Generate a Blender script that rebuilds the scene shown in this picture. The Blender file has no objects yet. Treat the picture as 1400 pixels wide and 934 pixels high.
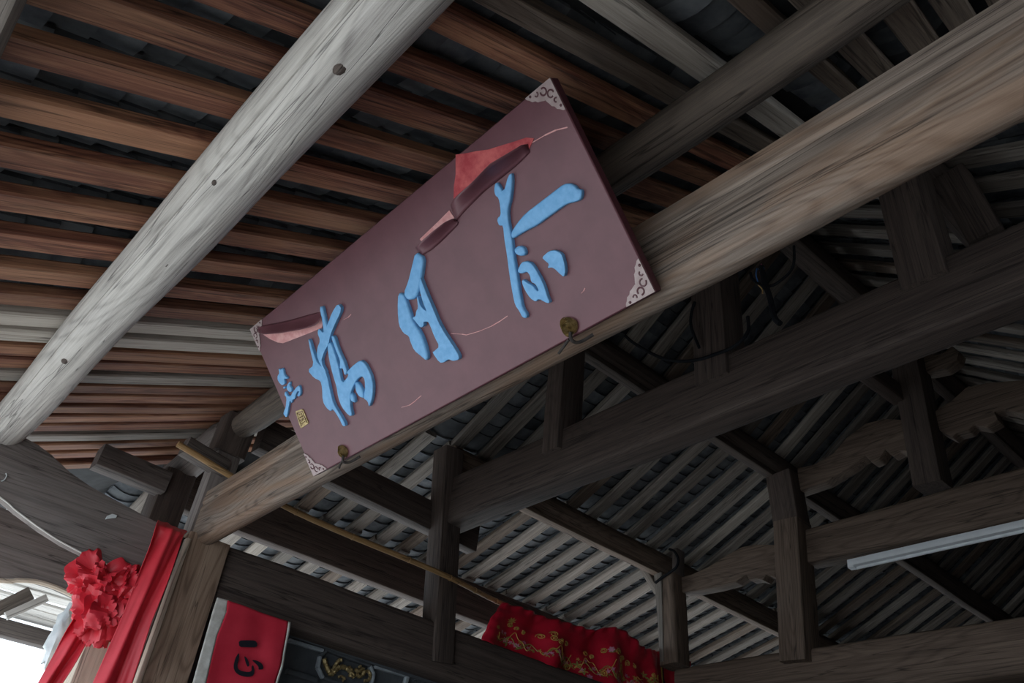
import bpy, bmesh, math, random
from mathutils import Vector, Matrix, noise

random.seed(7)
SC = bpy.context.scene
COL = SC.collection
EYE = 1.6                      # camera height above the paving

# ------------------------------------------------------------------ camera
# world axes: x runs along the bridge (in through the entrance), y across it, z up
F_PX = 1118.093
CX, CY = 700.0, 467.0
RC = ((0.7332937, -0.6728127, 0.0979971),      # camera right
      (0.4600453, 0.3848556, -0.8001528),      # camera down
      (0.5006382, 0.6318301, 0.5917365))       # camera forward
cam_d = bpy.data.cameras.new('camera')
cam = bpy.data.objects.new('camera', cam_d)
COL.objects.link(cam)
cam_d.sensor_fit = 'HORIZONTAL'
cam_d.sensor_width = 36.0
cam_d.lens = F_PX / 1400.0 * 36.0
cam_d.clip_start = 0.02
_r, _d, _f = [Vector(v) for v in RC]
cam.matrix_world = Matrix(((_r.x, -_d.x, -_f.x, 0), (_r.y, -_d.y, -_f.y, 0), (_r.z, -_d.z, -_f.z, EYE), (0, 0, 0, 1)))
SC.camera = cam

# ------------------------------------------------------------------ world, light, exposure
world = bpy.data.worlds.new('overcast_sky')
SC.world = world
world.use_nodes = True
wn = world.node_tree
bg = wn.nodes['Background']
bg.inputs[0].default_value = (0.76, 0.88, 1.0, 1)
bg.inputs[1].default_value = 1.0
sun_d = bpy.data.lights.new('veiled_sun', 'SUN')      # the sun behind thin cloud: lights the open ground, not the porch
sun_d.energy = 2.2
sun_d.angle = math.radians(50)
sun_d.color = (1.0, 0.985, 0.97)
sun = bpy.data.objects.new('veiled_sun', sun_d)
COL.objects.link(sun)
sun.rotation_euler = Vector((0.30, -0.42, -1.0)).to_track_quat('-Z', 'Y').to_euler()
SC.view_settings.view_transform = 'Standard'
SC.view_settings.look = 'None'
SC.view_settings.gamma = 1.0
SC.view_settings.use_curve_mapping = False
SC.view_settings.exposure = 1.42

# ------------------------------------------------------------------ measuring helpers
def V(a, b, u):
    return Vector((a, b, u + EYE))

def ray(px, py):
    x, y = (px - CX) / F_PX, (py - CY) / F_PX
    return Vector([x * RC[0][i] + y * RC[1][i] + RC[2][i] for i in range(3)])

def P(px, py, a=None, b=None, u=None):
    """point of the place that stands at distance plane a, b or height u"""
    d = ray(px, py)
    t = a / d.x if a is not None else (b / d.y if b is not None else u / d.z)
    return Vector((d.x * t, d.y * t, d.z * t + EYE))

def P_plane(px, py, p0, n):
    d = ray(px, py)
    o = Vector((0, 0, EYE))
    t = (p0 - o).dot(n) / d.dot(n)
    return o + d * t

def to_px(p):
    q = p - Vector((0, 0, EYE))
    x, y, z = [sum(RC[i][j] * q[j] for j in range(3)) for i in range(3)]
    if z < 0.05:
        return None
    return (CX + F_PX * x / z, CY + F_PX * y / z, z)

# ------------------------------------------------------------------ materials
def _mat(name):
    m = bpy.data.materials.new(name)
    m.use_nodes = True
    nt = m.node_tree
    return m, nt, nt.nodes, nt.links, nt.nodes['Principled BSDF']

def ramp(nd, stops):
    r = nd.new('ShaderNodeValToRGB')
    el = r.color_ramp.elements
    while len(el) < len(stops):
        el.new(0.5)
    for e, (p, c) in zip(el, stops):
        e.position = p
        e.color = (*c, 1) if len(c) == 3 else c
    return r

def wood(name, dark, mid, light, weather=None, wamt=0.0, grain=1.0, rough=0.75, bump=0.35, ring=0.5, rnd=0.5, check=0.014):
    m, nt, nd, lk, b = _mat(name)
    tc = nd.new('ShaderNodeTexCoord')
    oi = nd.new('ShaderNodeObjectInfo')
    off = nd.new('ShaderNodeVectorMath'); off.operation = 'SCALE'
    comb = nd.new('ShaderNodeCombineXYZ')
    for i in range(3):
        lk.new(oi.outputs['Random'], comb.inputs[i])
    lk.new(comb.outputs[0], off.inputs[0]); off.inputs['Scale'].default_value = 37.0
    add = nd.new('ShaderNodeVectorMath'); add.operation = 'ADD'
    lk.new(tc.outputs['Object'], add.inputs[0]); lk.new(off.outputs[0], add.inputs[1])
    def noise_at(scale, detail, rgh, dist):
        mp = nd.new('ShaderNodeMapping'); mp.inputs['Scale'].default_value = scale
        lk.new(add.outputs[0], mp.inputs['Vector'])
        n = nd.new('ShaderNodeTexNoise')
        n.inputs['Scale'].default_value = 1.0; n.inputs['Detail'].default_value = detail
        n.inputs['Roughness'].default_value = rgh; n.inputs['Distortion'].default_value = dist
        lk.new(mp.outputs[0], n.inputs['Vector'])
        return n
    g = grain
    def math_(op, a, b_=None, c_=None):
        n = nd.new('ShaderNodeMath'); n.operation = op
        for i, v in enumerate((a, b_, c_)):
            if v is None:
                continue
            if isinstance(v, (int, float)):
                n.inputs[i].default_value = v
            else:
                lk.new(v, n.inputs[i])
        return n.outputs[0]
    fine = noise_at((3.5, 190 * g, 190 * g), 5, 0.7, 0.2).outputs['Fac']
    streak = noise_at((0.8, 38 * g, 38 * g), 5, 0.65, 0.35).outputs['Fac']
    blot = noise_at((1.1, 7, 7), 5, 0.62, 0.6)
    rn = noise_at((0.55, 5.0 * g, 5.0 * g), 1, 0.4, 0.25).outputs['Fac']
    # growth lines: thin dark bands that follow a slow, stretched field
    s3 = math_('POWER', math_('MULTIPLY_ADD', math_('SINE', math_('MULTIPLY', rn, 150.0)), 0.5, 0.5), 3.0)
    # checks: hairline splits along the grain
    ck = noise_at((0.42, 15 * g, 15 * g), 3, 0.55, 0.15).outputs['Fac']
    ckm = ramp(nd, [(0.0, (0, 0, 0)), (check, (1, 1, 1))])
    lk.new(math_('ABSOLUTE', math_('SUBTRACT', ck, 0.5)), ckm.inputs['Fac'])
    hgt0 = math_('ADD', math_('MULTIPLY', fine, 0.45), math_('MULTIPLY', streak, 0.55))
    hgt = math_('SUBTRACT', hgt0, math_('MULTIPLY', s3, 0.10 * ring))
    rp = ramp(nd, [(0.30, dark), (0.48, mid), (0.66, light)])
    lk.new(hgt, rp.inputs['Fac'])
    out = rp.outputs['Color']
    if weather:
        mk = ramp(nd, [(0.44, (0, 0, 0)), (0.60, (1, 1, 1))])
        lk.new(blot.outputs['Fac'], mk.inputs['Fac'])
        wm = math_('MULTIPLY', math_('MULTIPLY', mk.outputs['Color'], wamt), math_('MULTIPLY', hgt0, 1.7))
        wx = nd.new('ShaderNodeMix'); wx.data_type = 'RGBA'
        lk.new(wm, wx.inputs['Factor']); lk.new(out, wx.inputs['A']); wx.inputs['B'].default_value = (*weather, 1)
        out = wx.outputs['Result']
    ckv = math_('MULTIPLY_ADD', ckm.outputs['Color'], 0.62, 0.38)
    cm = nd.new('ShaderNodeVectorMath'); cm.operation = 'SCALE'
    lk.new(out, cm.inputs[0]); lk.new(ckv, cm.inputs['Scale'])
    out = cm.outputs[0]
    bh = math_('ADD', hgt, math_('MULTIPLY', ckm.outputs['Color'], 0.5))
    # each timber a little lighter or darker than the next
    vv = nd.new('ShaderNodeMath'); vv.operation = 'MULTIPLY_ADD'
    vv.inputs[1].default_value = rnd; vv.inputs[2].default_value = 1 - rnd / 2
    lk.new(oi.outputs['Random'], vv.inputs[0])
    hs = nd.new('ShaderNodeHueSaturation'); lk.new(out, hs.inputs['Color']); lk.new(vv.outputs[0], hs.inputs['Value'])
    lk.new(hs.outputs['Color'], b.inputs['Base Color'])
    b.inputs['Roughness'].default_value = rough
    b.inputs['Specular IOR Level'].default_value = 0.3
    bp = nd.new('ShaderNodeBump'); bp.inputs['Strength'].default_value = bump; bp.inputs['Distance'].default_value = 0.006
    lk.new(bh, bp.inputs['Height']); lk.new(bp.outputs['Normal'], b.inputs['Normal'])
    return m

def plain(name, c1, c2, scale=12, rough=0.6, bump=0.15, dist=0.003, spec=0.4, metal=0.0, rnd=0.0, detail=5):
    m, nt, nd, lk, b = _mat(name)
    tc = nd.new('ShaderNodeTexCoord')
    oi = nd.new('ShaderNodeObjectInfo')
    add = nd.new('ShaderNodeVectorMath'); add.operation = 'MULTIPLY_ADD'
    lk.new(oi.outputs['Random'], add.inputs[0]); add.inputs[1].default_value = (31, 17, 23)
    lk.new(tc.outputs['Object'], add.inputs[2])
    n = nd.new('ShaderNodeTexNoise'); n.inputs['Scale'].default_value = scale; n.inputs['Detail'].default_value = detail
    n.inputs['Roughness'].default_value = 0.62
    lk.new(add.outputs[0], n.inputs['Vector'])
    rp = ramp(nd, [(0.35, c1), (0.65, c2)])
    lk.new(n.outputs['Fac'], rp.inputs['Fac'])
    out = rp.outputs['Color']
    if rnd:
        vv = nd.new('ShaderNodeMath'); vv.operation = 'MULTIPLY_ADD'
        vv.inputs[1].default_value = rnd; vv.inputs[2].default_value = 1 - rnd / 2
        lk.new(oi.outputs['Random'], vv.inputs[0])
        hs = nd.new('ShaderNodeHueSaturation'); lk.new(out, hs.inputs['Color']); lk.new(vv.outputs[0], hs.inputs['Value'])
        out = hs.outputs['Color']
    lk.new(out, b.inputs['Base Color'])
    b.inputs['Roughness'].default_value = rough
    b.inputs['Specular IOR Level'].default_value = spec
    b.inputs['Metallic'].default_value = metal
    if bump:
        bp = nd.new('ShaderNodeBump'); bp.inputs['Strength'].default_value = bump; bp.inputs['Distance'].default_value = dist
        lk.new(n.outputs['Fac'], bp.inputs['Height']); lk.new(bp.outputs['Normal'], b.inputs['Normal'])
    return m

M = {}
M['pale'] = wood('pale_weathered_wood', (0.20, 0.185, 0.175), (0.46, 0.435, 0.41), (0.64, 0.62, 0.59), (0.66, 0.63, 0.58), 0.45, grain=0.9, bump=0.5, ring=1.0, rnd=0.0, check=0.006)
M['beam'] = wood('worn_brown_beam', (0.10, 0.078, 0.065), (0.225, 0.18, 0.15), (0.36, 0.30, 0.25), (0.26, 0.14, 0.075), 0.5, grain=0.8, bump=0.5, ring=1.0, rnd=0.0)
M['purlin'] = wood('dark_brown_log', (0.045, 0.036, 0.032), (0.115, 0.092, 0.078), (0.20, 0.155, 0.125), (0.17, 0.14, 0.11), 0.4, bump=0.5, rnd=0.2)
M['dark'] = wood('dark_stained_wood', (0.035, 0.026, 0.024), (0.075, 0.057, 0.050), (0.12, 0.094, 0.08), bump=0.4, rnd=0.3)
M['darkgrey'] = wood('dark_grey_brown_wood', (0.06, 0.052, 0.05), (0.12, 0.10, 0.094), (0.18, 0.15, 0.135), (0.2, 0.18, 0.165), 0.3, bump=0.35, rnd=0.2)
M['bow'] = wood('grey_brown_planed_wood', (0.105, 0.09, 0.085), (0.185, 0.158, 0.148), (0.26, 0.225, 0.21), (0.3, 0.28, 0.27), 0.25, grain=0.7, bump=0.3, ring=1.0, rnd=0.15, check=0.006)
M['brown'] = wood('planed_brown_wood', (0.18, 0.12, 0.086), (0.31, 0.216, 0.157), (0.41, 0.30, 0.225), check=0.006, grain=0.7, bump=0.25, ring=1.6, rnd=0.1)
M['truss'] = wood('brown_truss_wood', (0.07, 0.05, 0.04), (0.135, 0.098, 0.076), (0.2, 0.148, 0.115), grain=0.8, bump=0.4, ring=1.0, rnd=0.15)
M['rafter'] = wood('red_brown_rafter', (0.045, 0.017, 0.013), (0.175, 0.068, 0.043), (0.38, 0.175, 0.10), (0.46, 0.25, 0.14), 0.5, bump=0.3, ring=0.7, rnd=0.55)
M['rafter_pale'] = wood('bare_pale_rafter', (0.22, 0.19, 0.165), (0.40, 0.36, 0.315), (0.52, 0.48, 0.43), bump=0.35, rnd=0.3)
M['rafter_grey'] = wood('grey_weathered_rafter', (0.115, 0.102, 0.09), (0.222, 0.20, 0.18), (0.34, 0.308, 0.275), (0.14, 0.105, 0.08), 0.4, bump=0.4, rnd=0.7)
M['rafter_old'] = wood('dark_brown_rafter', (0.06, 0.046, 0.037), (0.15, 0.118, 0.095), (0.25, 0.20, 0.16), (0.09, 0.055, 0.04), 0.5, bump=0.35, rnd=0.5)  # darker and browner than the grey rafters
M['palecol'] = wood('bare_pine', (0.44, 0.36, 0.28), (0.60, 0.51, 0.41), (0.7, 0.62, 0.51), grain=0.6, bump=0.2, rnd=0.0)
M['tile'] = plain('slate_blue_roof_tile', (0.060, 0.068, 0.082), (0.14, 0.152, 0.162), scale=7, rough=0.85, bump=0.4, dist=0.004, rnd=1.1)
M['cover'] = plain('sky_block_cover', (0.025, 0.026, 0.028), (0.04, 0.042, 0.045), rough=0.9)
M['plaque'] = plain('plum_vinyl', (0.124, 0.047, 0.060), (0.148, 0.057, 0.071), scale=9, rough=0.42, bump=0.06, dist=0.01, spec=0.45)
M['plaque_edge'] = plain('plum_vinyl_edge', (0.085, 0.022, 0.034), (0.11, 0.03, 0.044), rough=0.45)
M['blue'] = plain('sky_blue_paint', (0.13, 0.36, 0.66), (0.19, 0.45, 0.76), scale=40, rough=0.5, bump=0.3)
M['torn'] = plain('torn_red_backing', (0.42, 0.045, 0.06), (0.62, 0.13, 0.13), scale=22, rough=0.7, bump=0.4)
M['torn_pink'] = plain('torn_pink_backing', (0.58, 0.25, 0.25), (0.72, 0.40, 0.39), scale=30, rough=0.7)
M['mauve'] = plain('faded_pink_metal', (0.34, 0.26, 0.255), (0.44, 0.355, 0.35), scale=30, rough=0.5)
M['scroll'] = plain('dark_maroon_print', (0.10, 0.04, 0.05), (0.12, 0.05, 0.06), rough=0.5)
M['gold'] = plain('dull_gold', (0.20, 0.145, 0.06), (0.52, 0.40, 0.20), scale=60, rough=0.42, bump=0.5, metal=0.55)
M['iron'] = plain('rusty_black_iron', (0.018, 0.016, 0.016), (0.05, 0.04, 0.035), scale=60, rough=0.8)
M['red'] = plain('red_satin', (0.60, 0.022, 0.04), (0.70, 0.04, 0.06), scale=6, rough=0.42, bump=0.1, spec=0.5)
M['red_banner'] = plain('crimson_cotton', (0.52, 0.016, 0.04), (0.62, 0.03, 0.06), scale=5, rough=0.8, bump=0.1)
M['white_cloth'] = plain('stained_white_cloth', (0.50, 0.48, 0.44), (0.72, 0.71, 0.68), scale=14, rough=0.85)
M['ink'] = plain('black_ink', (0.008, 0.009, 0.016), (0.012, 0.013, 0.02), rough=0.6)
M['red_dark'] = plain('dark_red_satin', (0.46, 0.008, 0.03), (0.62, 0.014, 0.042), scale=5, rough=0.45, bump=0.15)
M['bamboo'] = wood('bamboo_cane', (0.24, 0.14, 0.06), (0.36, 0.22, 0.10), (0.46, 0.30, 0.15), grain=0.8, bump=0.1, rough=0.5, rnd=0)
M['slate'] = plain('slate_painted_panel', (0.055, 0.062, 0.072), (0.085, 0.095, 0.105), scale=9, rough=0.7)
M['slate_trim'] = plain('pale_slate_moulding', (0.22, 0.25, 0.28), (0.34, 0.38, 0.41), scale=20, rough=0.6)
M['cable'] = plain('black_cable', (0.008, 0.009, 0.012), (0.016, 0.017, 0.02), rough=0.9, spec=0.08)
M['wire_blue'] = plain('blue_wire', (0.05, 0.16, 0.42), (0.06, 0.2, 0.5), rough=0.5)
M['wire_pink'] = plain('pink_wire', (0.5, 0.12, 0.25), (0.55, 0.16, 0.3), rough=0.5)
M['wire_yellow'] = plain('tan_wire', (0.42, 0.28, 0.12), (0.5, 0.34, 0.16), rough=0.5)
M['lampwhite'] = plain('white_lamp_batten', (0.66, 0.70, 0.74), (0.72, 0.76, 0.80), rough=0.35)
M['pink_emb'] = plain('pink_thread', (0.6, 0.2, 0.36), (0.7, 0.32, 0.45), rough=0.5)
M['gold_emb'] = plain('gold_thread', (0.50, 0.30, 0.07), (0.6, 0.4, 0.12), rough=0.4)
M['green_emb'] = plain('olive_thread', (0.22, 0.22, 0.05), (0.32, 0.32, 0.1), rough=0.5)
M['hallfloor'] = plain('light_damping_hall_floor', (0.06, 0.055, 0.05), (0.10, 0.09, 0.08), scale=3, rough=0.7, bump=0.3)  # unseen floor, made dark to cut the bounced light in the hall
M['whitewash'] = wood('whitewashed_board', (0.5, 0.49, 0.47), (0.72, 0.70, 0.67), (0.82, 0.81, 0.78), rnd=0.2)
M['stone'] = plain('grey_stone_paving', (0.16, 0.155, 0.15), (0.26, 0.25, 0.24), scale=3, rough=0.85, bump=0.3)
M['concrete'] = plain('pale_concrete_ground', (0.42, 0.42, 0.41), (0.55, 0.55, 0.53), scale=2, rough=0.9)
M['boards'] = wood('dark_wall_boards', (0.04, 0.03, 0.026), (0.085, 0.065, 0.055), (0.13, 0.10, 0.085), rnd=0.2)
M['plastic'] = plain('grey_white_plastic', (0.55, 0.60, 0.62), (0.75, 0.79, 0.8), rough=0.3)
M['cord'] = plain('off_white_cord', (0.6, 0.58, 0.54), (0.7, 0.68, 0.64), rough=0.8)

# ------------------------------------------------------------------ mesh helpers
def frame(x, up=Vector((0, 0, 1))):
    x = x.normalized()
    y = up.cross(x)
    if y.length < 1e-4:
        y = Vector((0, 1, 0)).cross(x)
        if y.length < 1e-4:
            y = Vector((1, 0, 0))
    y.normalize()
    z = x.cross(y)
    return Matrix(((x.x, y.x, z.x), (x.y, y.y, z.y), (x.z, y.z, z.z)))

def link(name, me, parent=None, mat=None, mw=None):
    o = bpy.data.objects.new(name, me)
    COL.objects.link(o)
    if mat is not None and not me.materials:
        me.materials.append(M[mat])
    if parent is not None:
        o.parent = parent
    if mw is not None:
        o.matrix_world = mw
        if parent is not None:                      # keep the parent's own transform out of it
            o.matrix_parent_inverse = parent.matrix_world.inverted() if parent.type == 'EMPTY' or parent.type == 'MESH' else Matrix()
            o.matrix_basis = mw
    return o

def tag(o, label, cat, group=None):
    o['label'] = label
    o['category'] = cat
    if group:
        o['group'] = group
    return o

def structure(o):
    o['kind'] = 'structure'
    return o

def empty(name, loc):
    o = bpy.data.objects.new(name, None)
    COL.objects.link(o)
    o.empty_display_size = 0.1
    o.location = loc
    o.matrix_world = Matrix.Translation(loc)
    return o

def finish(me, smooth=True, angle=35):
    if smooth:
        me.shade_smooth()
        me.set_sharp_from_angle(angle=math.radians(angle))

def rect(w, h, bev=0.012, n=2):
    pts = []
    for cx, cy, a0 in ((w / 2 - bev, h / 2 - bev, 0), (-w / 2 + bev, h / 2 - bev, 90), (-w / 2 + bev, -h / 2 + bev, 180), (w / 2 - bev, -h / 2 + bev, 270)):
        for i in range(n + 1):
            a = math.radians(a0 + 90 * i / n)
            pts.append((cx + bev * math.cos(a), cy + bev * math.sin(a)))
    return pts

def circ(r, n=18, sx=1.0, sy=1.0):
    return [(r * sx * math.cos(2 * math.pi * i / n), r * sy * math.sin(2 * math.pi * i / n)) for i in range(n)]

def timber_mesh(length, sec, seg=10, wob=0.005, taper=(1, 1), seed=0.0, bow=0.0, rough=0.004, crack=None, round_end=0.0):
    vs, fs = [], []
    n = len(sec)
    for i in range(seg + 1):
        t = i / seg
        x = t * length
        s = taper[0] + (taper[1] - taper[0]) * t
        if round_end and (i == 0 or i == seg):
            s *= 1 - round_end
        dy = wob * noise.noise(Vector((x * 0.9, seed, 3.1)))
        dz = wob * noise.noise(Vector((x * 0.9, seed, 9.7))) + bow * math.sin(math.pi * t)
        for k, (y, z) in enumerate(sec):
            rr = 1 + (rough / 0.1) * noise.noise(Vector((x * 1.4, seed + y * 9, z * 9)))
            if crack and k in crack:
                rr *= crack[k]
            vs.append((x, y * s * rr + dy, z * s * rr + dz))
    for i in range(seg):
        for j in range(n):
            a, b = i * n + j, i * n + (j + 1) % n
            fs.append((a, b, b + n, a + n))
    fs.append(tuple(range(n - 1, -1, -1)))
    fs.append(tuple(seg * n + j for j in range(n)))
    me = bpy.data.meshes.new('timber')
    me.from_pydata(vs, [], fs)
    finish(me)
    return me

_seed = [0.0]
def timber(name, p0, p1, sec, mat, parent=None, up=Vector((0, 0, 1)), **kw):
    _seed[0] += 3.7
    d = p1 - p0
    me = timber_mesh(d.length, sec, seed=_seed[0], **kw)
    mw = frame(d, up).to_4x4()
    mw.translation = p0
    return link(name, me, parent, mat, mw)

def from_world(name, verts, faces, mat, parent=None, axis=Vector((1, 0, 0)), up=Vector((0, 0, 1)), smooth=True, angle=35):
    """mesh given in world points, kept in a local frame whose x runs along the grain"""
    rot = frame(axis, up).to_4x4()
    rot.translation = verts[0]
    inv = rot.inverted()
    me = bpy.data.meshes.new(name)
    me.from_pydata([inv @ v for v in verts], [], faces)
    me.update()
    finish(me, smooth, angle)
    return link(name, me, parent, mat, rot)

def prism(name, pts, ext, mat, parent=None, axis=Vector((1, 0, 0)), bevel=0.0, up=Vector((0, 0, 1)), segs=1):
    n = len(pts)
    vs = list(pts) + [p + ext for p in pts]
    nrm = Vector((0, 0, 0))
    for i in range(n):
        nrm += (pts[i] - pts[0]).cross(pts[(i + 1) % n] - pts[0])
    flip = nrm.dot(ext) > 0
    a, b = tuple(range(n)), tuple(range(2 * n - 1, n - 1, -1))
    if flip:
        a, b = a[::-1], b[::-1]
    fs = [a, b]
    for i in range(n):
        j = (i + 1) % n
        q = (i, i + n, j + n, j)
        fs.append(q[::-1] if flip else q)
    # outward check is left to recalc below
    rot = frame(axis, up).to_4x4()
    rot.translation = pts[0]
    inv = rot.inverted()
    bm = bmesh.new()
    bv = [bm.verts.new(inv @ v) for v in vs]
    for f in fs:
        try:
            bm.faces.new([bv[i] for i in f])
        except ValueError:
            pass
    bmesh.ops.recalc_face_normals(bm, faces=bm.faces)
    if bevel:
        bmesh.ops.bevel(bm, geom=[e for e in bm.edges], offset=bevel, segments=segs, profile=0.6, affect='EDGES', clamp_overlap=True)
    me = bpy.data.meshes.new(name)
    bm.to_mesh(me); bm.free()
    finish(me, True, 40)
    return link(name, me, parent, mat, rot)

def tube_data(pts, r, n=8, closed=False, radii=None):
    vs, fs = [], []
    m = len(pts)
    prev = None
    for i, p in enumerate(pts):
        if closed:
            d = pts[(i + 1) % m] - pts[i - 1]
        else:
            d = pts[min(i + 1, m - 1)] - pts[max(i - 1, 0)]
        d.normalize()
        if prev is None:
            ref = Vector((0, 0, 1)) if abs(d.z) < 0.9 else Vector((1, 0, 0))
            u = ref.cross(d).normalized()
        else:
            u = (prev - d * prev.dot(d)).normalized()
        prev = u
        w = d.cross(u)
        rr = radii[i] if radii else r
        for k in range(n):
            a = 2 * math.pi * k / n
            vs.append(p + u * (rr * math.cos(a)) + w * (rr * math.sin(a)))
    for i in range(m if closed else m - 1):
        i2 = (i + 1) % m
        for k in range(n):
            k2 = (k + 1) % n
            fs.append((i * n + k, i * n + k2, i2 * n + k2, i2 * n + k))
    if not closed:
        fs.append(tuple(range(n - 1, -1, -1)))
        fs.append(tuple((m - 1) * n + k for k in range(n)))
    return vs, fs

def smooth_line(pts, sub=6):
    out = []
    m = len(pts)
    for i in range(m - 1):
        p0, p1, p2, p3 = pts[max(i - 1, 0)], pts[i], pts[i + 1], pts[min(i + 2, m - 1)]
        for k in range(sub):
            t = k / sub
            out.append(0.5 * ((2 * p1) + (p2 - p0) * t + (2 * p0 - 5 * p1 + 4 * p2 - p3) * t * t + (3 * p1 - p0 - 3 * p2 + p3) * t ** 3))
    out.append(pts[-1].copy())
    return out

def tube(name, pts, r, mat, parent=None, n=8, radii=None, sub=6, closed=False):
    pl = smooth_line(pts, sub) if sub > 1 else pts
    vs, fs = tube_data(pl, r, n, closed, radii)
    return from_world(name, vs, fs, mat, parent)

def multi(name, chunks, mat, parent=None, axis=Vector((1, 0, 0)), smooth=True, angle=35):
    vs, fs = [], []
    for v, f in chunks:
        o = len(vs)
        vs += v
        fs += [tuple(i + o for i in q) for q in f]
    return from_world(name, vs, fs, mat, parent, axis=axis, smooth=smooth, angle=angle)

# ------------------------------------------------------------------ the frame of the building (metres; u = height above the eye)
B_COL, B_MID, B_RIDGE = 4.67, 3.46, 2.197
A_MAIN, A_GABLE, A_TRUSS = 1.60, 3.29, 5.955
K1 = 1.13
S1 = 0.488
U1 = K1 * (1.657 + 0.106 - S1 * 0.357)
def roof1(a):                     # underside of the rafters of the entrance slope
    return U1 + S1 * a
PROF = [(7.3, 2.38), (6.0, 2.72), (4.67, 3.10), (3.46, 3.70), (2.197, 4.62)]
def roof2(b):                     # underside of the rafters of the hall roof
    bb = b if b >= B_RIDGE else 2 * B_RIDGE - b
    for (b0, u0), (b1, u1) in zip(PROF, PROF[1:]):
        if bb >= b1:
            return u0 + (u1 - u0) * (b0 - bb) / (b0 - b1)
    return PROF[-1][1]
def hip_a(b):                     # where the entrance slope meets the hall roof
    return min(3.10, (roof2(b) - U1) / S1)
A_EAVE = -0.42

# ------------------------------------------------------------------ ground, walls
def quad_box(name, a0, a1, b0, b1, u0, u1, mat, parent=None):
    pts = [V(a0, b0, u0), V(a1, b0, u0), V(a1, b1, u0), V(a0, b1, u0)]
    return prism(name, pts, Vector((0, 0, u1 - u0)), mat, parent, axis=Vector((1, 0, 0)))

g = structure(quad_box('floor', -25, 40, -25, 30, -1.75, -1.62, 'concrete'))
pv = structure(quad_box('floor_paving', -1.2, 2.0, -1.0, 5.6, -1.62, -1.60, 'stone'))
hf = structure(quad_box('floor_hall', 2.0, 15, -1.0, 5.6, -1.62, -1.60, 'hallfloor'))
w = structure(quad_box('wall_left', 1.95, 14, 5.02, 5.10, -1.6, 1.86, 'boards'))  # top raised out of sight to darken the hall
w = structure(quad_box('wall_right_shading', -0.9, 14, -0.75, -0.67, -1.6, 2.28, 'boards'))  # unseen side boarding, carried out past the porch to shade the right side
w = structure(quad_box('wall_right_light_block', 3.4, 14, -0.75, -0.67, 2.28, 2.84, 'boards'))  # unseen strip added under the roof to keep light out of the hall
w = structure(quad_box('wall_back', 14, 14.1, -0.75, 5.1, -1.6, 4.7, 'boards'))

# ------------------------------------------------------------------ roofs
def slab(name, top_pts, th=0.03, mat='cover'):  # added sheet above the tiles that blocks the sky light
    return structure(prism(name, top_pts, Vector((0, 0, th)), mat))

UP_T = 0.135
lo, hi = 2 * B_RIDGE - 7.3, 7.3
hip_l = [(hip_a(b), b) for b in (4.25, 4.67, 5.3, 6.0, 6.6, 7.3)]
outline = [(A_EAVE - 0.05, hi)] + hip_l[::-1] + [(a, 2 * B_RIDGE - b) for a, b in hip_l] + [(A_EAVE - 0.05, lo)]
ceil1 = slab('ceiling_entrance', [V(a, b, roof1(a) + UP_T) for a, b in outline])

def strip_roof(name, side):  # the same added light-blocking sheet, over the hall tiles
    vs, fs = [], []
    bl = [7.3, 6.6, 6.0, 5.3, 4.67, 4.25, 3.46, 2.197]
    for b in bl:
        a0 = hip_a(b)
        bb = b if side > 0 else 2 * B_RIDGE - b
        for a in (a0, 14.2):
            vs.append(V(a, bb, roof2(b) + UP_T)); vs.append(V(a, bb, roof2(b) + UP_T + 0.03))
    for i in range(len(bl) - 1):
        o, q = i * 4, (i + 1) * 4
        fs += [(o, o + 2, q + 2, q), (o + 1, q + 1, q + 3, o + 3)]
    return structure(from_world(name, vs, fs, 'cover', smooth=False))
ceil2 = strip_roof('ceiling_left', 1)
ceil3 = strip_roof('ceiling_right', -1)
gw = structure(prism('wall_gable', [V(3.09, b, u) for b, u in ((4.25, 3.40), (2 * B_RIDGE - 4.25, 3.40), (2 * B_RIDGE - 3.46, 3.81), (B_RIDGE, 4.73), (3.46, 3.81))], Vector((0.05, 0, 0)), 'boards'))

# rafters ----------------------------------------------------------
RAF_W, RAF_H = 0.105, 0.05
bands = [(0.06, 0.19), (0.215, 0.33), (0.35, 0.475), (0.53, 0.645), (0.675, 0.765), (0.925, 1.044), (1.085, 1.187), (1.226, 1.339), (1.40, 1.51), (1.57, 1.703), (1.79, 1.915), (2.02, 2.155), (2.255, 2.40)]
bands += [(e * K1 - 0.135, e * K1) for e in (2.34, 2.56, 2.77, 2.96, 3.13, 3.27, 3.42, 3.55, 3.69, 3.83, 3.97, 4.11, 4.25, 4.40, 4.56, 4.72, 4.9, 5.1)]
edges = [h for l, h in bands]
pale_e = {5, 17, 18}
grey_e = {21, 27}
old_e = {0, 1, 2, 3, 4, 6}
slope_dir = Vector((1, 0, S1)).normalized()
slope_up = Vector((-S1, 0, 1)).normalized()
raf_meshes = {}
def rafter_mesh(length, mat, var, w=RAF_W, h=RAF_H):
    key = (round(length, 1), mat, var, w)
    if key not in raf_meshes:
        me = timber_mesh(round(length, 1), rect(w, h, 0.008, 1), seg=6, wob=0.010, seed=var * 5.3 + length, rough=0.0045, bow=0.004 * (var - 1))
        me.materials.append(M[mat])
        raf_meshes[key] = me
    return raf_meshes[key]

def put_rafter(p0, d, up, length, mat, parent, i, w=RAF_W, h=RAF_H):
    me = rafter_mesh(length, mat, i % 3, w, h)
    mw = frame(d, up).to_4x4()
    mw.translation = p0 + up * (h / 2)
    return link('rafter', me, parent, None, mw)

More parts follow.
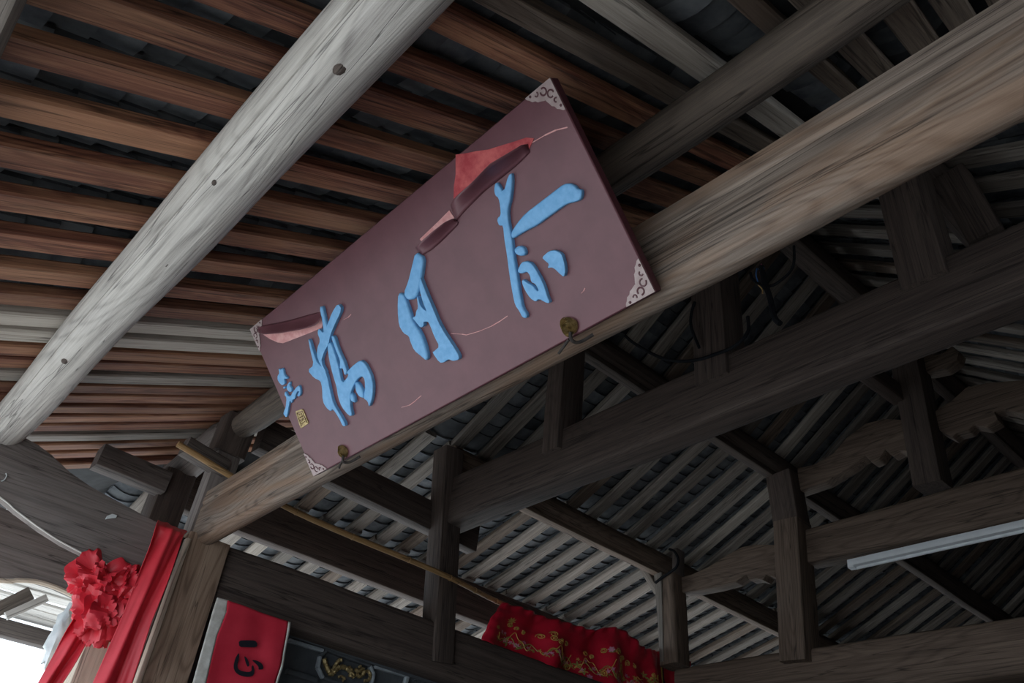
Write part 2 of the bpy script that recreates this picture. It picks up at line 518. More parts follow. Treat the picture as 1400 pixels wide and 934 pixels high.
rng = random.Random(3)
for i, (b0, b1) in enumerate(bands):
    w_ = round(b1 - b0 - 0.018, 3)
    b = b1 - w_ / 2
    mat = 'rafter_pale' if i in pale_e else ('rafter_grey' if i in grey_e else ('rafter_old' if i in old_e else 'rafter'))
    a1 = hip_a(b) - 0.02
    yaw = 0.075 if i < 6 else (0.04 if i < 8 else 0.0)      # the ones towards the far side splay a little
    d_ = Vector((1, yaw, S1))
    p0 = V(A_EAVE, b - yaw * (1.5 - A_EAVE), roof1(A_EAVE))
    put_rafter(p0, d_, slope_up, (a1 - A_EAVE) / slope_dir.x, mat, ceil1, i, w=w_)
for i in range(8):                                      # out of the photograph, on the right
    b = -0.22 - 0.235 * i
    put_rafter(V(A_EAVE, b, roof1(A_EAVE)), slope_dir, slope_up, (hip_a(b) - A_EAVE) / slope_dir.x - 0.05, 'rafter', ceil1, i)

RSP = 0.262
def hall_rafters(parent, side):
    n = 0
    for i in range(44):
        a = 1.45 + i * RSP
        for (b0, u0), (b1, u1) in zip(PROF, PROF[1:]):
            # a rafter of the hall starts at the hip when it is short of the gable
            if a < hip_a((b0 + b1) / 2) + 0.02:
                continue
            if (b0, u0) == PROF[0] or a < 11.5:
                bb0, bb1 = (b0, b1) if side > 0 else (2 * B_RIDGE - b0, 2 * B_RIDGE - b1)
                p0, p1 = V(a, bb0, u0), V(a, bb1, u1)
                d = p1 - p0
                up = Vector((1, 0, 0)).cross(d)
                if up.z < 0:
                    up = -up
                up.normalize()
                q = rng.random()
                mat = 'rafter_grey' if q < 0.8 else ('rafter_old' if q < 0.93 else 'rafter_pale')
                sh = rng.uniform(-0.015, 0.015)
                put_rafter(p0 - d.normalized() * 0.03 + Vector((sh, 0, 0)), d, up, d.length + 0.06, mat, parent, i + n, w=0.115, h=0.045)
                n += 1
hall_rafters(ceil2, 1)
hall_rafters(ceil3, -1)

# tiles ------------------------------------------------------------
def tile_verts(w, l, th=0.016, sag=0.03, n=5):
    vs, fs = [], []
    for j in range(2):
        for k in range(2):
            for i in range(n + 1):
                s = i / n * 2 - 1
                vs.append(Vector(((j - 0.5) * l, s * w / 2, sag * s * s + k * th)))
    m = n + 1
    def idx(j, k, i): return (j * 2 + k) * m + i
    for i in range(n):
        fs.append((idx(0, 0, i), idx(0, 0, i + 1), idx(1, 0, i + 1), idx(1, 0, i)))
        fs.append((idx(0, 1, i), idx(1, 1, i), idx(1, 1, i + 1), idx(0, 1, i + 1)))
        fs.append((idx(0, 0, i), idx(0, 1, i), idx(0, 1, i + 1), idx(0, 0, i + 1)))
        fs.append((idx(1, 0, i), idx(1, 0, i + 1), idx(1, 1, i + 1), idx(1, 1, i)))
    for i in (0, n):
        q = (idx(0, 0, i), idx(1, 0, i), idx(1, 1, i), idx(0, 1, i))
        fs.append(q if i == 0 else q[::-1])
    return vs, fs

def lay_tiles(parent, spots, w, l, cap=290):
    """spots: (point, matrix); the ones that show largest are tiles of their own, the rest one mass"""
    tv, tf = tile_verts(w, l)
    me = bpy.data.meshes.new('roof_tile')
    me.from_pydata(tv, [], tf); finish(me, True, 30)
    me.materials.append(M['tile'])
    def key(s):
        q = to_px(s.translation)
        if q is None or not (-30 < q[0] < 1430 and -30 < q[1] < 964):
            return 100 + (s.translation - cam.location).length
        return q[2]
    spots.sort(key=key)
    for s in spots[:cap]:
        link('roof_tile', me, parent, None, s)
    rest = spots[cap:]
    if rest:
        vs, fs = [], []
        for s in rest:
            o = len(vs)
            vs += [s @ v for v in tv]
            fs += [tuple(i + o for i in f) for f in tf]
        m2 = bpy.data.meshes.new('roof_tiles')
        m2.from_pydata(vs, [], fs); finish(m2, True, 30)
        r = link('roof_tiles', m2, parent, 'tile', Matrix())
        r['kind'] = 'stuff'

PITCH = 0.118
spots = []
gaps = [-0.07] + [(bands[i][1] + bands[i + 1][0]) / 2 for i in (0, 2, 4, 6, 7, 8, 9, 10, 11, 12, 13, 14, 15, 16)] + [bands[17][1] + 0.2 * i for i in range(9)]
for gi, b in enumerate(gaps):
    n = int((hip_a(b) - A_EAVE) / (PITCH * slope_dir.x))
    ph = rng.random() * PITCH
    for j in range(n):
        s = ph + j * PITCH + rng.uniform(-0.008, 0.008)
        c = V(A_EAVE, b, roof1(A_EAVE)) + slope_dir * s + slope_up * (RAF_H + 0.030 + rng.uniform(-0.003, 0.004))
        r = frame(slope_dir, slope_up).to_4x4() @ Matrix.Rotation(0.11 + rng.uniform(-0.02, 0.03), 4, 'Y') @ Matrix.Rotation(rng.uniform(-0.05, 0.05), 4, 'Z')
        r.translation = c
        spots.append(r)
lay_tiles(ceil1, spots, 0.225, 0.21)

def hall_tiles(parent, side, amax):
    spots = []
    for i in range(43):
        a = 1.45 + (i + 0.5) * RSP
        if a > amax:
            break
        for (b0, u0), (b1, u1) in zip(PROF, PROF[1:]):
            if a < hip_a((b0 + b1) / 2) + 0.02:
                continue
            bb0, bb1 = (b0, b1) if side > 0 else (2 * B_RIDGE - b0, 2 * B_RIDGE - b1)
            p0, p1 = V(a, bb0, u0), V(a, bb1, u1)
            d = (p1 - p0); L = d.length; d.normalize()
            up = Vector((1, 0, 0)).cross(d)
            if up.z < 0:
                up = -up
            for j in range(int(L / PITCH)):
                r = frame(d, up).to_4x4() @ Matrix.Rotation(0.11 + rng.uniform(-0.02, 0.03), 4, 'Y') @ Matrix.Rotation(rng.uniform(-0.05, 0.05), 4, 'Z')
                r.translation = p0 + d * ((j + 0.5) * PITCH + rng.uniform(-0.008, 0.008)) + up * (0.045 + 0.030 + rng.uniform(-0.003, 0.004))
                spots.append(r)
    lay_tiles(parent, spots, 0.235, 0.21)
hall_tiles(ceil2, 1, 11)
hall_tiles(ceil3, -1, 11)

# ------------------------------------------------------------------ entrance timbers
# pale log over the entrance
o = timber('pale_log_purlin', V(0.403, -0.9, 1.878), V(0.403, 4.72, 1.862), circ(0.106, 44, 1.0, 1.0), 'pale', seg=60, wob=0.02, taper=(1.05, 0.97), rough=0.006, crack={39: 0.87, 32: 0.955})
tag(o, 'pale weathered log purlin with knots and a long split, under the red-brown rafters', 'beam')
for (px, py, r) in ((463, 95, 0.022), (293, 250, 0.015), (228, 362, 0.016), (87, 495, 0.016)):
    # a dark knot sunk in the wood, on the side turned to the entrance
    d = ray(px, py)
    oc = Vector((0.403, 0, 1.87))
    A2 = d.x ** 2 + d.z ** 2; B2 = -2 * (d.x * oc.x + d.z * oc.z); C2 = oc.x ** 2 + oc.z ** 2 - 0.107 ** 2
    disc = max(B2 * B2 - 4 * A2 * C2, 0)
    t = (-B2 - math.sqrt(disc)) / (2 * A2)
    c = Vector((d.x * t, d.y * t, d.z * t + EYE))
    nrm = Vector((c.x - 0.403, 0, c.z - EYE - 1.87)).normalized()
    ex = Vector((0, 1, 0)); ey = nrm.cross(ex)
    ring = []
    for k in range(12):
        a = 2 * math.pi * k / 12
        ring.append(c + ex * (math.cos(a) * r * 1.5) + ey * (math.sin(a) * r * 0.8) - nrm * 0.004)
    vs = ring + [c + ex * (math.cos(2 * math.pi * k / 12) * r * 0.6) + ey * (math.sin(2 * math.pi * k / 12) * r * 0.35) + nrm * 0.003 for k in range(12)]
    fs = [(k, (k + 1) % 12, 12 + (k + 1) % 12, 12 + k) for k in range(12)] + [tuple(range(12, 24))]
    from_world('knot', vs, fs, 'dark', o, axis=ex)

# eaves board at the very edge of the roof
e = timber('eaves_board', V(-0.285, -2.5, roof1(-0.33) - 0.055), V(-0.285, 5.9, roof1(-0.33) - 0.055), rect(0.10, 0.11, 0.012), 'rafter_grey', seg=14, wob=0.006)
tag(e, 'grey-brown eaves board crossing the outer ends of the entrance rafters', 'beam')

# main beam: flat front, rounded belly
main = [(1.50, 1.976), (1.497, 1.90), (1.508, 1.885), (1.50, 1.868), (1.498, 1.75), (1.503, 1.695), (1.515, 1.666), (1.54, 1.650), (1.575, 1.648), (1.605, 1.665), (1.65, 1.715), (1.685, 1.78), (1.70, 1.86), (1.70, 1.976)]
sec = [((1.60 - a), u - 1.81) for a, u in main]       # local y points to -a when x runs along +b
me_pts = sec[::-1]
o = timber('main_beam', V(1.60, -2.2, 1.81), V(1.60, 4.66, 1.81), me_pts, 'beam', seg=44, wob=0.012, rough=0.004)
tag(o, 'thick worn brown cross beam that carries the plum plaque', 'beam')

# log above the main beam and its continuation past the post
o = timber('log_purlin', V(1.56, -1.6, 2.44), V(1.56, 4.59, 2.43), circ(0.088, 20), 'purlin', seg=30, wob=0.03, round_end=0.15, rough=0.004)
tag(o, 'dark brown log purlin just above the worn cross beam and plaque', 'beam')
o = timber('log_purlin', V(1.546, 4.735, 2.46), V(1.56, 5.74, 2.37), circ(0.10, 20), 'darkgrey', seg=12, wob=0.02, round_end=0.18, taper=(1.0, 1.0))
tag(o, 'short grey-brown log purlin with a sawn end beyond the bamboo pole tip', 'beam')

# post on the column head, carrying the log
o = empty('king_post', V(1.56, 4.64, 1.7))
tag(o, 'brown squared post above the square column, with a peg block the bamboo pole rests on', 'post')
timber('shaft', V(1.56, 4.66, 1.66), V(1.56, 4.66, 2.36), rect(0.13, 0.15, 0.01), 'bow', o, up=Vector((1, 0, 0)), seg=8, wob=0.004)
timber('head', V(1.56, 4.66, 2.24), V(1.57, 4.66, 2.51), rect(0.17, 0.20, 0.02), 'dark', o, up=Vector((1, 0, 0)), seg=5, wob=0.004)
timber('peg_block', V(1.28, 4.58, 2.17), V(1.56, 4.60, 2.14), rect(0.08, 0.11, 0.01), 'darkgrey', o, seg=4)

# dark post behind it at the eaves and the tie stub it holds
o = timber('eaves_post', V(1.52, 5.36, 1.64), V(1.52, 5.37, 2.315), rect(0.23, 0.20, 0.015), 'dark', up=Vector((1, 0, 0)), seg=6)
tag(o, 'short dark post under the sawn log end, behind the bow-shaped beam', 'post')
o = timber('tie_stub', V(0.99, 5.25, 2.195), V(1.44, 5.25, 2.185), rect(0.14, 0.145, 0.012), 'darkgrey', seg=6)
tag(o, 'stub end of a dark tie timber left of the sawn log end', 'beam')

# square column
col = empty('square_column', V(1.59, 4.67, -1.6))
tag(col, 'square brown wooden column with a light front edge under the worn cross beam', 'column')
def boxy(name, a0, a1, b0, b1, u0, u1, mat, parent, bev=0.008):
    return timber(name, V((a0 + a1) / 2, (b0 + b1) / 2, u0), V((a0 + a1) / 2, (b0 + b1) / 2, u1), rect(b1 - b0, a1 - a0, bev), mat, parent, up=Vector((1, 0, 0)), seg=16, wob=0.004, rough=0.0015)
boxy('shaft', 1.47, 1.715, 4.52, 4.80, -1.6, 1.69, 'brown', col)
boxy('edge_moulding', 1.452, 1.478, 4.505, 4.56, -1.6, 1.64, 'palecol', col, 0.005)
boxy('edge_moulding', 1.452, 1.478, 4.575, 4.60, -1.6, 1.66, 'darkgrey', col, 0.005)

# pale pine column behind, at the outer side
pc = boxy('pine_column', 1.24, 1.50, 4.84, 5.26, -1.6, 1.36, 'palecol', None)
tag(pc, 'bare pale pine column between the two hanging red cloth tails', 'column')

# bow-shaped beam from the column out to the left
top = [(0, 588), (28, 594), (53, 608), (72, 622), (95, 644), (125, 665), (171, 690), (214, 713), (250, 732)]
bot = [(220, 797), (182, 785), (133, 766), (87, 743), (57, 724), (23, 699), (0, 680)]
BB = 4.53
tp = [P(x, y, b=BB) for x, y in top]
bt = [P(x, y, b=BB) for x, y in bot]
tp[0:0] = [V(-0.75, BB, 1.62), V(-0.35, BB, 1.72), V(0.0, BB, 1.80)]
bt += [V(0.2, BB, 1.60), V(-0.2, BB, 1.58), V(-0.75, BB, 1.46)]
mb = empty('bow_beam', V(1.3, BB, 1.6))
tag(mb, 'grey-brown bow-shaped beam with a pale cord along its lower edge', 'beam')
prism('body', tp + bt, Vector((0, 0.075, 0)), 'bow', mb, bevel=0.012, segs=2)
low = [P(x, y, b=BB - 0.004) for x, y in [(182, 785), (133, 766), (87, 743), (57, 724), (23, 699), (0, 680)]] + [V(0.2, BB - .004, 1.60), V(-0.2, BB - .004, 1.58)]
tube('edge_cord', low, 0.004, 'cord', mb, n=6)
c = P(151, 709, b=BB - 0.012)
t_ = prism('clip', [c + Vector((x, 0, z)) for x, z in ((-0.022, -0.012), (0.006, 0.004), (0.026, 0.012), (0.028, 0.03), (0.0, 0.028), (-0.02, 0.008))], Vector((0, 0.010, 0)), 'plastic', mb, bevel=0.002)
hk = [P(x, y, b=BB - 0.01) for x, y in ((2, 658), (6, 656), (9, 651), (8, 647))]
tube('hook', hk, 0.003, 'plastic', mb, n=6)

# second bow-shaped beam behind it
B5 = 5.42
top2 = [V(-0.8, B5, 1.66), V(0.2, B5, 1.80), V(0.8, B5, 1.76), V(1.60, B5, 1.645)]
bt2 = [P(x, y, b=B5) for x, y in ((118, 822), (104, 813), (78, 801), (52, 793), (25, 791), (0, 791))] + [V(0.3, B5, 1.30), V(-0.8, B5, 1.2)]
mb2 = empty('bow_beam', V(1.0, B5, 1.5))
tag(mb2, 'dark arched beam behind the bow-shaped beam, above the open sky', 'beam')
prism('body', top2 + bt2, Vector((0, 0.12, 0)), 'bow', mb2, bevel=0.01, segs=2)
low2 = [P(x, y, b=B5 - 0.004) + Vector((0, 0, -0.012)) for x, y in ((110, 818), (104, 813), (78, 801), (52, 793), (25, 791), (0, 791))] + [V(0.3, B5, 1.29)]
tube('edge_moulding', low2, 0.014, 'palecol', mb2, n=6)

# outer eaves beam, against the sky
o = timber('eaves_beam', V(-1.2, 7.0, 1.47), V(1.95, 7.0, 1.48), rect(0.12, 0.115, 0.012), 'darkgrey', seg=10)
tag(o, 'dark eaves beam along the bright sky at the open side', 'beam')
# white-washed soffit boards over it
for i in range(6):
    b_ = 6.08 + 0.172 * i
    u_ = 1.645 - 0.016 * i
    t_ = timber('soffit_board', V(-1.2, b_, u_), V(1.95, b_, u_ + 0.008 * ((i * 7) % 3)), rect(0.166, 0.02, 0.004), 'whitewash', seg=8, wob=0.006)
    tag(t_, 'long white-washed soffit board above the dark eaves beam, behind the arched beam', 'board', 'white-washed soffit boards')
for p, q, w_, lab in (((-20, 842), (42, 811), 0.085, 'white-washed slanting board with a grey stripe under the arched beam'),
                      ((8, 843), (64, 818), 0.05, 'narrow white-washed slanting board beside the grey-striped one')):
    bb = 5.95 if w_ > 0.06 else 5.921
    p0, p1 = P(*p, b=bb), P(*q, b=bb)
    t_ = timber('slanting_board', p0, p1, rect(0.03, w_, 0.004), 'rafter_grey' if w_ > 0.06 else 'whitewash', seg=5, wob=0.004)
    tag(t_, lab, 'board')

# ------------------------------------------------------------------ tie beam, hanging posts, gable truss
o = timber('tie_beam', V(1.72, 4.67, 1.535), V(5.95, 4.67, 1.545), rect(0.24, 0.335, 0.03, 3), 'dark', seg=24, wob=0.012, rough=0.004)
tag(o, 'long dark tie beam running in from the square column above the carved panel', 'beam')
o = timber('hanging_post', P(600, 908, b=4.585), P(613, 632, b=4.585) + Vector((0, 0.0, 0.1)), rect(0.17, 0.17, 0.012), 'dark', up=Vector((1, 0, 0)), seg=10, wob=0.006)
o.location += Vector((0, 0.02, 0))
tag(o, 'tall dark post standing on the tie beam with the bamboo pole crossing it', 'post')
o = timber('tenon_beam', V(1.75, 4.72, 2.505), V(3.60, 4.72, 2.455), rect(0.12, 0.22, 0.012), 'dark', seg=10)
tag(o, 'dark tenon beam passing through the tall post, its sawn end showing', 'beam')

# gable cross beam
gb_sec = rect(0.20, 0.375, 0.03, 3)
o = timber('gable_beam', V(3.29, -2.0, 2.60), V(3.29, 4.62, 2.575), gb_sec, 'dark', seg=30, wob=0.012, rough=0.004)
tag(o, 'dark cross beam behind and below the worn one, carrying three stub posts', 'beam')
for (b_, w_, lab, ub, ut) in ((3.46, 0.155, 'narrow stub post on the dark cross beam, below the plaque', 2.60, 3.475),
                       (2.197, 0.215, 'wide stub post on the dark cross beam with a cable looped over it', 2.62, 4.345),
                       (1.0, 0.215, 'stub post on the dark cross beam beside the braced timber', 2.66, 3.45)):
    o = timber('stub_post', V(3.262, b_, ub), V(3.262, b_, ut), rect(w_, 0.21, 0.012), 'dark', up=Vector((1, 0, 0)), seg=8, wob=0.006)
    tag(o, lab, 'post', 'stub posts on the dark cross beam')

# longitudinal purlins of the hall
def purlin_a(b, u, a0, a1, r, lab, mat='dark', group=None):
    o = timber('hall_purlin', V(a0, b, u), V(a1, b, u), circ(r, 16), mat, seg=24, wob=0.02)
    timber('under_board', V(a0 + 0.01, b, u - r - 0.012), V(a1 - 0.01, b, u - r - 0.012), rect(0.085, 0.05, 0.008), mat, o, seg=12, wob=0.01)
    tag(o, lab, 'beam', 'purlins of the hall roof')
    return o
purlin_a(B_COL, 2.985, 3.232, 5.93, 0.10, 'rounded grey-brown purlin from the tall post to the forked short post', 'truss')
purlin_a(B_COL, 2.985, 5.99, 13.9, 0.10, 'hall purlin going on beyond the forked short post', 'truss')
purlin_a(3.42, 3.60, 3.2, 13.9, 0.10, 'hall purlin resting on the tall brown truss post', 'dark')
purlin_a(B_RIDGE, 4.482, 3.2, 13.9, 0.11, 'ridge purlin at the top of the hall roof', 'dark')
purlin_a(2 * B_RIDGE - B_MID, 3.575, 3.2, 13.9, 0.10, 'hall purlin below the pale rafters of the far slope', 'dark')
purlin_a(2 * B_RIDGE - B_COL, 2.985, 2.95, 13.9, 0.10, 'outer hall purlin on the far slope', 'dark')
o = timber('eaves_purlin', V(1.6, 6.0, 2.52), V(13.9, 6.0, 2.52), rect(0.12, 0.34, 0.02), 'dark', seg=20, wob=0.01)
tag(o, 'deep dark eaves purlin behind the bamboo pole, pale rafter ends below it', 'beam')

# ------------------------------------------------------------------ hall truss
AT = 5.80
def reach(p, q, y):               # carry the line p-q on until it stands at y
    return p + (q - p) * ((y - p.y) / (q.y - p.y))
def reach_u(p, q, u):             # the same, until it stands at height u
    return p + (q - p) * ((u + EYE - p.z) / (q.z - p.z))
o = timber('lower_truss_beam', P(925, 945, a=AT), reach(P(925, 945, a=AT), P(1480, 868, a=AT), -0.6), rect(0.26, 0.36, 0.05, 3), 'truss', seg=26, wob=0.012)
o.location.x += 0.10
tag(o, 'lowest brown cross beam of the hall truss', 'beam')
o = timber('upper_truss_beam', reach(P(1085, 750, a=AT), P(1480, 655, a=AT), 3.225), reach(P(1085, 750, a=AT), P(1480, 655, a=AT), -0.13), rect(0.22, 0.345, 0.03, 3), 'truss', seg=24, wob=0.012, taper=(0.81, 1.33))
o.location.x += 0.10
tag(o, 'upper brown cross beam of the hall truss with a lamp batten under it', 'beam')
p2 = empty('truss_post', P(1093, 905, a=AT))
tag(p2, 'tall brown truss post between the two hall cross beams', 'post')
timber('shaft', P(1094, 908, a=AT), P(1083, 716, a=AT), rect(0.225, 0.22, 0.012), 'truss', p2, up=Vector((1, 0, 0)), seg=8, wob=0.004)
timber('head', P(1083, 722, a=AT), reach_u(P(1083, 722, a=AT), P(1068, 636, a=AT), 3.475), rect(0.235, 0.2, 0.015), 'dark', p2, up=Vector((1, 0, 0)), seg=6, wob=0.004)
p1 = empty('forked_post', P(922, 905, a=AT))
tag(p1, 'short grey post with a forked head holding the rounded purlin, red curtain at its foot', 'post')
timber('shaft', P(923, 912, a=AT), P(917, 790, a=AT), rect(0.20, 0.2, 0.03, 3), 'truss', p1, up=Vector((1, 0, 0)), seg=8, wob=0.006)
x0 = P(917, 798, a=AT)
timber('fork', V(5.78, 4.655, 2.69), V(5.78, 4.835, 2.96), rect(0.07, 0.17, 0.02), 'rafter_grey', p1, up=Vector((1, 0, 0)), seg=6, wob=0.02)
timber('fork', V(5.85, 4.53, 2.75), V(5.85, 4.525, 3.10), rect(0.06, 0.13, 0.02), 'darkgrey', p1, up=Vector((1, 0, 0)), seg=6, wob=0.015)
timber('split_side', P(905, 905, a=AT - 0.1), reach_u(P(905, 905, a=AT - 0.1), P(900, 770, a=AT - 0.1), 2.855), rect(0.09, 0.03, 0.01), 'rafter_grey', p1, up=Vector((1, 0, 0)), seg=6, wob=0.01, taper=(0.35, 1.0))
strap = [P(x, y, a=AT - 0.13) for x, y in ((896, 797), (905, 790), (917, 782), (925, 775), (927, 764), (922, 754), (915, 751))]
tube('strap', strap, 0.012, 'cable', p1, n=6)
p3 = timber('truss_post', P(1276, 668, a=AT), P(1240, 480, a=AT), rect(0.21, 0.22, 0.012), 'dark', up=Vector((1, 0, 0)), seg=8, wob=0.005)
tag(p3, 'dark upper truss post standing on the upper hall cross beam', 'post')
o = timber('ridge_tie', P(1155, 487, b=B_RIDGE + 0.02), P(1155, 487, b=B_RIDGE + 0.02).lerp(P(1262, 566, b=B_RIDGE + 0.02), 0.645), rect(0.10, 0.16, 0.012), 'dark', seg=6)
tag(o, 'dark tie timber running into the upper truss post below the ridge', 'beam')
o = timber('gable_brace', P(1302, 243, a=3.45), P(1352, 330, a=3.45), rect(0.16, 0.12, 0.012), 'dark', up=Vector((1, 0, 0)), seg=6)
tag(o, 'slanting dark brace beside the stub post under the worn cross beam', 'brace')
o = timber('ridge_strut', P(1075, 322, b=2.05), P(1185, 418, b=2.05), rect(0.16, 0.16, 0.012), 'dark', seg=6)
tag(o, 'dark strut rising behind the dark cross beam towards the ridge', 'beam')

def crop_pts(pts, ox, oy, s):
    return [(ox + x / s, oy + y / s) for x, y in pts]
arms = [
    ('carved bracket arm between the forked post and the tall truss post',
     crop_pts([(393, 303), (460, 285), (560, 240), (650, 180), (760, 120), (850, 105), (960, 108), (960, 305), (905, 288), (885, 320), (845, 308), (800, 318), (788, 285), (720, 330), (600, 362), (480, 385), (390, 395)], 840, 720, 4.364), 'truss'),
    ('carved bracket arm rising from the tall truss post to the upper one',
     crop_pts([(31, 560), (100, 545), (180, 500), (240, 430), (320, 370), (400, 350), (510, 355), (515, 490), (465, 485), (430, 505), (405, 480), (380, 520), (345, 535), (320, 505), (250, 560), (150, 620), (31, 661)], 1080, 460, 3.1125), 'truss'),
    ('carved bracket arm with a scalloped edge beyond the upper truss post',
     crop_pts([(615, 318), (690, 270), (750, 215), (850, 195), (996, 185), (1120, 200), (1120, 345), (996, 330), (900, 310), (870, 320), (885, 355), (835, 385), (780, 375), (760, 400), (710, 410), (690, 430), (635, 400)], 1080, 460, 3.1125), 'truss'),
    ('small curved bracket nose at the head of the upper truss post',
     crop_pts([(568, 75), (640, 75), (690, 40), (720, 65), (710, 100), (660, 135), (590, 150), (568, 150)], 1080, 460, 3.1125), 'truss')]
for lab, pp, mt in arms:
    o = prism('bracket_arm', [P(x, y, a=AT + 0.03) for x, y in pp], Vector((0.13, 0, 0)), mt, axis=Vector((0, 1, 0)), bevel=0.012, segs=2)
    tag(o, lab, 'bracket', 'carved bracket arms of the hall truss')

# lamp batten
lb = empty('lamp_batten', P(1160, 772, a=AT - 0.12))
tag(lb, 'white fluorescent lamp batten along the underside of the upper hall cross beam', 'lamp')
q0, q1 = P(1161, 771, a=AT - 0.1), P(1470, 701, a=AT - 0.1)
timber('batten', q0, q1, rect(0.05, 0.05, 0.006), 'lampwhite', lb, seg=2, wob=0, rough=0)
timber('tube', q0 + Vector((0.03, -0.04, -0.030)), q1 + Vector((0.03, 0.04, -0.030)), circ(0.013, 12), 'lampwhite', lb, seg=2, wob=0, rough=0)
timber('end_cap', q0 + Vector((0.01, 0.005, -0.008)), q0 + Vector((0.01, -0.04, -0.010)), rect(0.06, 0.06, 0.005), 'lampwhite', lb, seg=1, wob=0, rough=0)

# ------------------------------------------------------------------ the plaque
SQ = 1.014
as0, us0, as1, us1, bl_, br_ = 1.45 * SQ, 1.584 * SQ, 0.959 * SQ, 2.123 * SQ, 3.119 * SQ, 1.18 * SQ
s_o = V(as0, bl_, us0)                         # lower left corner of the face
sx = Vector((0, -1, 0))
sy = (V(as1, bl_, us1) - s_o); SH = sy.length; sy.normalize()
sn = sx.cross(sy)                              # points out of the face
SW = bl_ - br_
if sn.x > 0:
    sn = -sn
TH = 0.04
plq = empty('plaque', s_o)
plq.matrix_world = Matrix.Translation(s_o)
tag(plq, 'plum name plaque with raised sky-blue brush characters and torn red patches', 'sign')
def S(x, y, h=0.0):
    return s_o + sx * x + sy * y + sn * h
def SP(px, py, h=0.0):
    return P_plane(px, py, s_o, sn) + sn * h

bd = prism('board', [S(0, 0), S(SW, 0), S(SW, SH), S(0, SH)], -sn * TH, 'plaque', plq, axis=sx, up=sn, bevel=0.004)
bd.data.materials.append(M['plaque_edge'])
for f in bd.data.polygons:
    nw = bd.matrix_world.to_3x3() @ f.normal
    if nw.dot(sn) < 0.5:
        f.material_index = 1

def raised(name, polys, h, mat, bev, parent=plq, base=-0.001, segs=3):
    bm = bmesh.new()
    rot = frame(sx, sn).to_4x4(); rot.translation = s_o
    inv = rot.inverted()
    for pl in polys:
        pts = [inv @ p for p in pl]
        # close smooth outline
        bot = [bm.verts.new(p + Vector((0, 0, base))) for p in pts]
        topv = [bm.verts.new(p + Vector((0, 0, h))) for p in pts]
        n = len(pts)
        ft = bm.faces.new(topv)
        for i in range(n):
            j = (i + 1) % n
            bm.faces.new((bot[i], bot[j], topv[j], topv[i]))
        bm.faces.new(bot[::-1])
        te = [e for e in ft.edges]
        bmesh.ops.recalc_face_normals(bm, faces=bm.faces)
        if bev:
            bmesh.ops.bevel(bm, geom=te, offset=bev, segments=segs, profile=0.55, affect='EDGES', clamp_overlap=True)
    bmesh.ops.triangulate(bm, faces=[f for f in bm.faces if len(f.verts) > 4])
    me = bpy.data.meshes.new(name)
    bm.to_mesh(me); bm.free()
    finish(me, True, 60)
    return link(name, me, parent, mat, rot)

def chaikin(pts, n=2):
    for _ in range(n):
        out = []
        m = len(pts)
        for i in range(m):
            a, b = Vector(pts[i]), Vector(pts[(i + 1) % m])
            out += [a * 0.78 + b * 0.22, a * 0.22 + b * 0.78]
        pts = out
    return pts

def strokes(lst, ox, oy, s, it=1):
    return [[SP(*p) for p in chaikin(crop_pts(pl, ox, oy, s), it)] for pl in lst]

ch1 = [[(45, 90), (60, 85), (95, 150), (125, 40), (148, 28), (150, 100), (140, 190), (122, 255), (128, 330), (148, 420), (158, 520), (180, 650), (200, 780), (215, 850), (240, 885), (235, 910), (210, 905), (190, 865), (165, 830), (150, 760), (130, 640), (115, 520), (100, 430), (92, 345), (70, 350), (57, 320), (60, 300), (78, 285), (75, 230), (65, 180), (45, 165), (38, 130)],
       [(140, 395), (175, 335), (230, 270), (310, 210), (400, 140), (460, 95), (500, 90), (530, 105), (545, 125), (572, 130), (574, 160), (565, 190), (530, 205), (480, 215), (430, 250), (360, 300), (300, 345), (230, 380), (180, 410), (150, 428)],
       [(160, 490), (185, 468), (220, 478), (233, 510), (225, 530), (190, 532), (165, 515)],
       [(330, 540), (375, 500), (410, 495), (450, 515), (465, 560), (475, 620), (465, 660), (440, 640), (410, 610), (390, 600), (365, 605), (375, 580), (350, 560)],
       [(180, 625), (205, 570), (235, 562), (270, 575), (310, 640), (345, 710), (365, 780), (380, 810), (365, 820), (310, 790), (295, 810), (260, 790), (225, 735), (207, 690), (215, 672), (245, 695), (275, 710), (300, 745), (312, 740), (290, 700), (265, 690), (258, 650), (240, 625), (205, 640)]]
ch2 = [[(200, 45), (265, 95), (255, 190), (240, 290), (220, 370), (190, 405), (140, 410), (110, 360), (145, 270), (170, 170)],
       [(240, 230), (260, 290), (300, 390), (340, 480), (375, 570), (420, 650), (480, 740), (530, 820), (530, 855), (485, 865), (450, 850), (420, 875), (385, 878), (330, 800), (345, 790), (385, 755), (345, 680), (315, 600), (300, 570), (265, 570), (268, 600), (245, 618), (205, 570), (180, 540), (205, 530), (210, 490), (225, 470), (215, 380), (225, 385), (240, 450), (270, 480), (290, 495), (262, 430), (240, 350), (232, 300)],
       [(70, 355), (110, 365), (130, 410), (160, 490), (180, 570), (240, 650), (275, 740), (298, 840), (280, 865), (240, 830), (190, 790), (160, 720), (150, 680), (110, 660), (75, 600), (65, 480)]]
